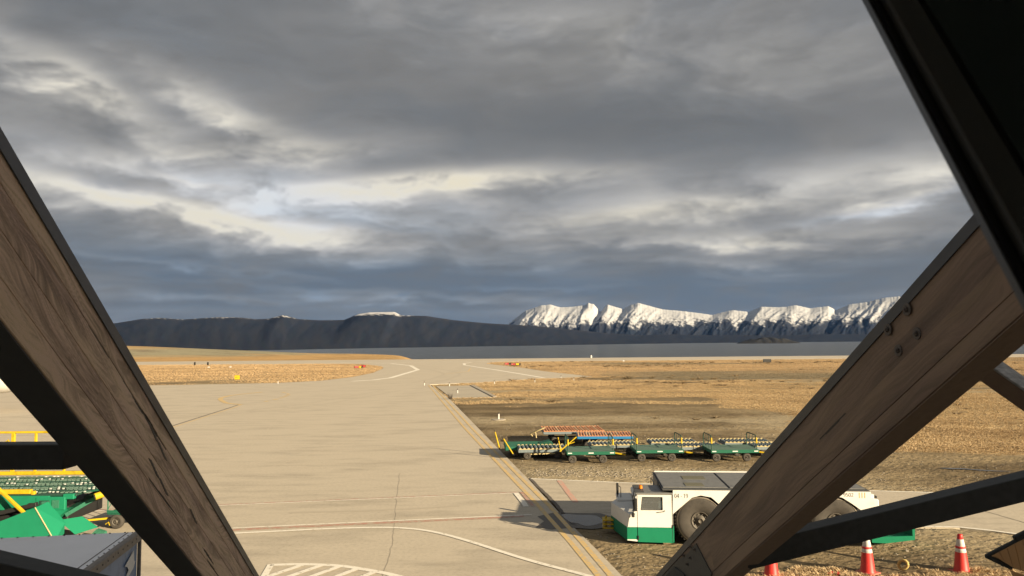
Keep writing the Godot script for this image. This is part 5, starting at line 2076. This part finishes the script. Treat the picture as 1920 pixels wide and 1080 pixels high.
func build_airfield_furniture() -> void:
	airfield_sign("small yellow taxiway sign in the dry grass on the left", -45.36, -123.7, 0.9, 0.72, M.crack, [[0.0, 0.86, M.sign_yellow, "A I"]])
	airfield_sign("red holding sign with yellow end at the tip of the left grass island", -35.9, -174.6, 1.9, 0.5, M.crack, [[-0.4, 0.95, M.sign_red, "11-11"], [0.4, 0.55, M.sign_yellow, "B"]])
	airfield_sign("red holding sign just behind the first, left grass island", -35.9, -179.5, 1.5, 0.55, M.crack, [[-0.35, 0.65, M.sign_red, "11"], [0.4, 0.6, M.sign_red]])
	airfield_sign("smaller red holding sign near the tip of the right grass field", -1.2, -189.5, 1.7, 0.5, M.crack, [[-0.25, 1.0, M.sign_red, "B-1"]])
	airfield_sign("red and yellow double sign near the tip of the right grass field", 0.75, -183.7, 2.4, 0.52, M.crack, [[-0.6, 1.05, M.sign_red, "B"], [0.42, 0.75, M.sign_yellow]])
	airfield_sign("black backed sign alone in the far right field by the runway", 65.0, -191.6, 2.1, 0.8, M.crack, [])
	# edge lights: short stake on a base with a blue cap
	var spots := [
		[-8.6, -102.0, "edge light at the corner of the yellow lines and the old paving"], [-6.49, -88.3, "pale stake light on the old paved patch by the yellow lines"], [-2.61, -106.4, "stake light at the taxiway edge just right of the old paving"],
		[3.22, -109.6, "second stake light along the taxiway edge going right"], [9.18, -113.0, "stake light at the right end of the taxiway edge row"], [7.69, -119.7, "stake light on the taxiway beside its narrowing right tip"],
		[-35.0, -112.0, "small marker light at the edge of the left grass island"], [-12.3, -104.6, "edge light at the far end of the double yellow line"],
	]
	var proto: Node3D = null
	for s in spots:
		var t: Node3D
		if proto == null:
			t = thing("edge_light", s[2], "edge light", V3(s[0], 0, s[1]), 0.0, "stake lights along the taxiway edge")
			proto = t
			var st := S()
			cyl(st, V3(0, 0, 0), V3(0, 0.36, 0), 0.045, 8)
			part("stake", st, M.sign_white, t)
			st = S()
			lathe(st, [V2(0.07, 0.36), V2(0.08, 0.46), V2(0.04, 0.52), V2(0, 0.53)], 10)
			part("lens", st, M.crack, t)
		else:
			t = copy(proto)
			t.position = V3(s[0], 0, s[1])
			t.set_meta("label", s[2])
	var m := thing("marker_post", "short pale marker post on a round base in the bare soil beyond the carts", "marker post", V3(-1.11, 0, -57.96))
	var st := S()
	cyl(st, V3(0, 0, 0), V3(0, 0.46, 0), 0.055, 10)
	part("post", st, M.sign_white, m)
	st = S()
	lathe(st, [V2(0.55, -0.05), V2(0.55, 0.03), V2(0.5, 0.05), V2(0, 0.055)], 20)
	part("base", st, M.kerb, m)
	st = S()
	cyl(st, V3(0, 0.46, 0), V3(0, 0.54, 0), 0.075, 10)
	part("cap", st, M.black, m)
	for q in [[-90.1, -212.6, "left of two dark runway marker posts on the left grass island"], [-85.9, -211.4, "right of two dark runway marker posts on the left grass island"]]:
		st = S()
		bx(st, V3(0, 0.45, 0), V3(0.45, 0.9, 0.3), 0.05)
		single("runway_marker", st, M.black, q[2], "marker", V3(q[0], 0, q[1]), "dark runway markers")
	for q in [[27.4, -261.0, 0.9, "tall white marker box on the runway's far edge against the water"], [31.5, -213.0, 0.35, "low white marker in the grass before the runway"], [-77.0, -190.0, 0.25, "left of two low white markers inside the left grass island"], [-71.5, -190.0, 0.25, "right of two low white markers inside the left grass island"]]:
		st = S()
		bx(st, V3(0, q[2] / 2, 0), V3(0.45, q[2], 0.4), 0.04)
		single("white_marker", st, M.sign_white, q[3], "marker", V3(q[0], 0, q[1]), "white runway markers")
	# a lone tuft of dark weed at the corner of the yellow line
	st = S()
	for i in 26:
		var a := rng.randf() * TAU
		var l := rng.randf_range(0.3, 0.8)
		var b := V3(cos(a) * 0.12, 0, sin(a) * 0.12)
		var tip := b * 2.5 + V3(0, l, 0)
		tri(st, b, b + V3(0.06, 0, 0.02), tip)
	single("weed", st, M.crack, "dark weed tuft beside the end of the yellow lines", "weed", V3(-6.6, 0, -79.0))


# ------------------------------------------------------------------ cones, litter, stones, grass

func build_cones_and_litter() -> void:
	var t := thing("traffic_cone", "red and white traffic cone nearest the wooden canopy, rightmost of three", "traffic cone", V3(11.43, 0.0, -19.56), 8.0, "red traffic cones in front of the tow tractor")
	var st := S()
	bx(st, V3(0, 0.02, 0), V3(0.44, 0.045, 0.44), 0.015)
	part("base", st, M.cone_base, t)
	st = S()
	lathe(st, [V2(0.19, 0.04), V2(0.175, 0.07), V2(0.128, 0.53)], 28, Transform3D(), true)
	lathe(st, [V2(0.117, 0.625), V2(0.121, 0.63), V2(0.116, 0.675), V2(0.106, 0.676)], 28, Transform3D(), true)
	lathe(st, [V2(0.076, 0.85), V2(0.072, 0.85), V2(0.06, 0.955), V2(0.052, 0.97), V2(0.03, 0.972)], 28, Transform3D(), true)
	part("cone_body", st, M.cone_red, t)
	st = S()
	lathe(st, [V2(0.128, 0.53), V2(0.129, 0.532), V2(0.113, 0.624)], 28, Transform3D(), true)
	lathe(st, [V2(0.105, 0.676), V2(0.106, 0.68), V2(0.077, 0.85)], 28, Transform3D(), true)
	part("reflective_band", st, M.cone_white, t)
	var c := copy(t)
	c.position = V3(9.05, 0.0, -19.6)
	c.rotation_degrees.y = 30
	c.set_meta("label", "red and white traffic cone standing before the tractor's rear wheel, middle of three")
	c = copy(t)
	c.position = V3(6.52, 0.0, -19.42)
	c.rotation_degrees.y = -12
	c.set_meta("label", "red and white traffic cone partly hidden by the timber brace, leftmost of three")
	st = S()
	tube(st, arc(V3(0, 0.16, 0), 0.11, V3(0.6, 0.1, 0.5), V3(0.1, 1, 0), 12), 0.04, 7)
	single("rope_coil", st, M.rope, "pale yellow coil of rope standing in straw between two cones", "rope", V3(10.04, 0.0, -19.75))
	st = S()
	for q in [V3(0, 0.05, 0), V3(0.12, 0.04, 0.05), V3(-0.1, 0.03, 0.02)]:
		bx(st, q, V3(0.11, 0.05, 0.06), 0.01, Basis(V3(0.3, 1, 0.2).normalized(), q.x * 9.0))
	single("plastic_scrap", st, M.cone_red, "red scrap of plastic lying in the straw left of the middle cone", "litter", V3(8.1, 0.0, -19.5))
	# stones and rubble
	var rock := rock_mesh(5)
	var xfs := []
	var cols := []
	for i in 9000:
		var x := rng.randf_range(-1.0, 30.0)
		var d := lerpf(18.0, 60.0, pow(rng.randf(), 1.5))
		var p := Vector2(x, -d)
		if paved(p):
			continue
		if g_mid.get_noise_2d(x * 2.0, d * 2.0) < -0.1 and rng.randf() < 0.7:
			continue
		var s := rng.randf_range(0.012, 0.035) * (1.8 if rng.randf() < 0.07 else 1.0)
		if d > 32.0 and d < 35.5 and x < 9.0:
			s *= 1.4
		add_rock(xfs, cols, x, d, s)
	for i in 700:     # rubble heap along the far side of the service road
		var x := rng.randf_range(1.0, 9.0)
		var d := 33.4 + absf(rng.randfn(0.0, 0.9)) + (x - 3.0) * -0.18 + 0.2
		if not paved(Vector2(x, -d)):
			add_rock(xfs, cols, x, d, rng.randf_range(0.015, 0.05))
	stuff("gravel", rock, M.stone, xfs, cols, "loose stones and gravel scattered over the bare soil", "gravel")


func add_rock(xfs: Array, cols: Array, x: float, d: float, s: float) -> void:
	var b := Basis(V3(rng.randf() - 0.5, 1, rng.randf() - 0.5).normalized(), rng.randf() * TAU).scaled(V3(s, s * rng.randf_range(0.5, 0.9), s * rng.randf_range(0.7, 1.2)))
	xfs.append(Transform3D(b, V3(x, ground_at(x, -d) + s * 0.15, -d)))
	var v := rng.randf_range(0.12, 0.30) * (1.7 if rng.randf() < 0.05 else 1.0)
	cols.append(Color(v, v * 0.88, v * 0.70))


func ground_at(x: float, z: float) -> float:
	var far := clampf((from_paving(Vector2(x, z)) - 0.15) / 2.5, 0.0, 1.0)
	var bump := g_small.get_noise_2d(x * 0.7, z * 0.9) * 0.05 + g_mid.get_noise_2d(x, z) * 0.11
	var y := -0.022 + far * (bump + 0.02) - absf(bump) * 0.15
	return minf(y, -0.012) if far < 0.4 else y


func rock_mesh(s: int) -> ArrayMesh:
	var r := RandomNumberGenerator.new()
	r.seed = s
	var st := S()
	var top := V3(0.1, 0.8, 0.0)
	var bot := V3(0, -0.6, 0)
	var ring := []
	var ring2 := []
	for i in 6:
		var a := TAU * i / 6
		ring.append(V3(cos(a), 0.25, sin(a)) * r.randf_range(0.75, 1.1))
		ring2.append(V3(cos(a + 0.4), -0.3, sin(a + 0.4)) * r.randf_range(0.75, 1.05))
	for i in 6:
		var j := (i + 1) % 6
		tri_out(st, top, ring[i], ring[j], Vector3.ZERO)
		tri_out(st, ring[i], ring2[i], ring[j], Vector3.ZERO)
		tri_out(st, ring[j], ring2[i], ring2[j], Vector3.ZERO)
		tri_out(st, bot, ring2[i], ring2[j], Vector3.ZERO)
	st.generate_normals()
	return st.commit()


func tuft_mesh(s: int, n: int) -> ArrayMesh:
	var r := RandomNumberGenerator.new()
	r.seed = s
	var st := S()
	for i in n:
		var a := r.randf() * TAU
		var rad := r.randf_range(0.0, 0.35)
		var b := V3(cos(a) * rad, -0.05, sin(a) * rad)
		var lean := r.randf_range(0.2, 0.9)
		var dir := V3(cos(a + r.randf_range(-0.7, 0.7)) * lean, 1.0, sin(a) * lean)
		var l := r.randf_range(0.5, 1.1)
		var side := V3(-sin(a), 0, cos(a)) * r.randf_range(0.035, 0.07)
		var mid := b + dir * l * 0.55
		var tip := b + dir * l + V3(dir.x, -0.2, dir.z) * l * 0.25
		quad(st, b - side, b + side, mid + side * 0.8, mid - side * 0.8)
		tri(st, mid - side * 0.8, mid + side * 0.8, tip)
	st.generate_normals()
	return st.commit()


func build_grass() -> void:
	var mesh := tuft_mesh(3, 12)
	var xfs := []
	var cols := []
	var beds := [
		# x0, x1, d0, d1, how many, size
		[-8.0, 60.0, 40.0, 125.0, 100000, 0.125], [-25.0, 160.0, 110.0, 222.0, 55000, 0.2], [-130.0, -28.0, 111.0, 222.0, 35000, 0.2],
		[5.0, 16.0, 17.2, 20.4, 5200, 0.12], [14.0, 32.0, 34.0, 60.0, 22000, 0.11], [-1.0, 30.0, 34.0, 60.0, 4000, 0.1],
	]
	for b in beds:
		for i in b[4]:
			var x := rng.randf_range(b[0], b[1])
			var d := rng.randf_range(b[2], b[3])
			var cover := grass_cover(x, -d)
			if rng.randf() > smoothstep(0.28, 0.75, cover):
				continue
			var p := Vector2(x, -d)
			if paved(p):
				continue
			var s: float = b[5] * rng.randf_range(0.5, 1.15) * (0.7 + 0.5 * cover)
			var n := g_mid.get_noise_2d(x * 0.4, -d * 1.1)
			var far := smoothstep(95.0, 140.0, d)
			var y := 0.0 if d > 100.0 else ground_at(x, -d)
			xfs.append(Transform3D(Basis(Vector3.UP, rng.randf() * TAU).scaled(V3(s * 1.3, s * 0.7, s * 1.3)), V3(x, y, -d)))
			var c := Color(0.53, 0.395, 0.225).lerp(Color(0.555, 0.40, 0.228), far)
			c = c.lerp(Color(0.34, 0.235, 0.12), clampf(0.1 + rng.randf() * 0.3 - n * 1.3, 0.0, 0.9))
			if x > 8.0 and d > 110.0:
				var scrub := smoothstep(0.10, 0.34, g_big.get_noise_2d(x * 0.22 + 10.0, -d * 0.9)) * smoothstep(10.0, 30.0, x)
				c = c.lerp(Color(0.22, 0.19, 0.13), scrub * 0.85)
			cols.append(c)
	# darker tussocks of scrub, in drifts
	var sx := []
	var sc := []
	while sx.size() < 420:
		var x := rng.randf_range(-6.0, 120.0)
		var d := rng.randf_range(52.0, 215.0)
		if rng.randf() > smoothstep(0.02, 0.25, g_big.get_noise_2d(x * 0.5 + 33.0, -d * 1.6)):
			continue
		if paved(Vector2(x, -d)):
			continue
		var s := rng.randf_range(0.22, 0.5) * (0.8 + d * 0.003)
		sx.append(Transform3D(Basis(Vector3.UP, rng.randf() * TAU).scaled(V3(s * 2.6, s * 0.8, s * 1.4)), V3(x, 0.0, -d)))
		sc.append(Color(0.14, 0.105, 0.06).lerp(Color(0.24, 0.17, 0.09), rng.randf()))
	stuff("scrub", tuft_mesh(9, 26), M.straw, sx, sc, "dark brown tussocks scattered through the dry field", "scrub")
	stuff("dry_grass", mesh, M.straw, xfs, cols, "golden dry grass growing over the airfield", "grass")
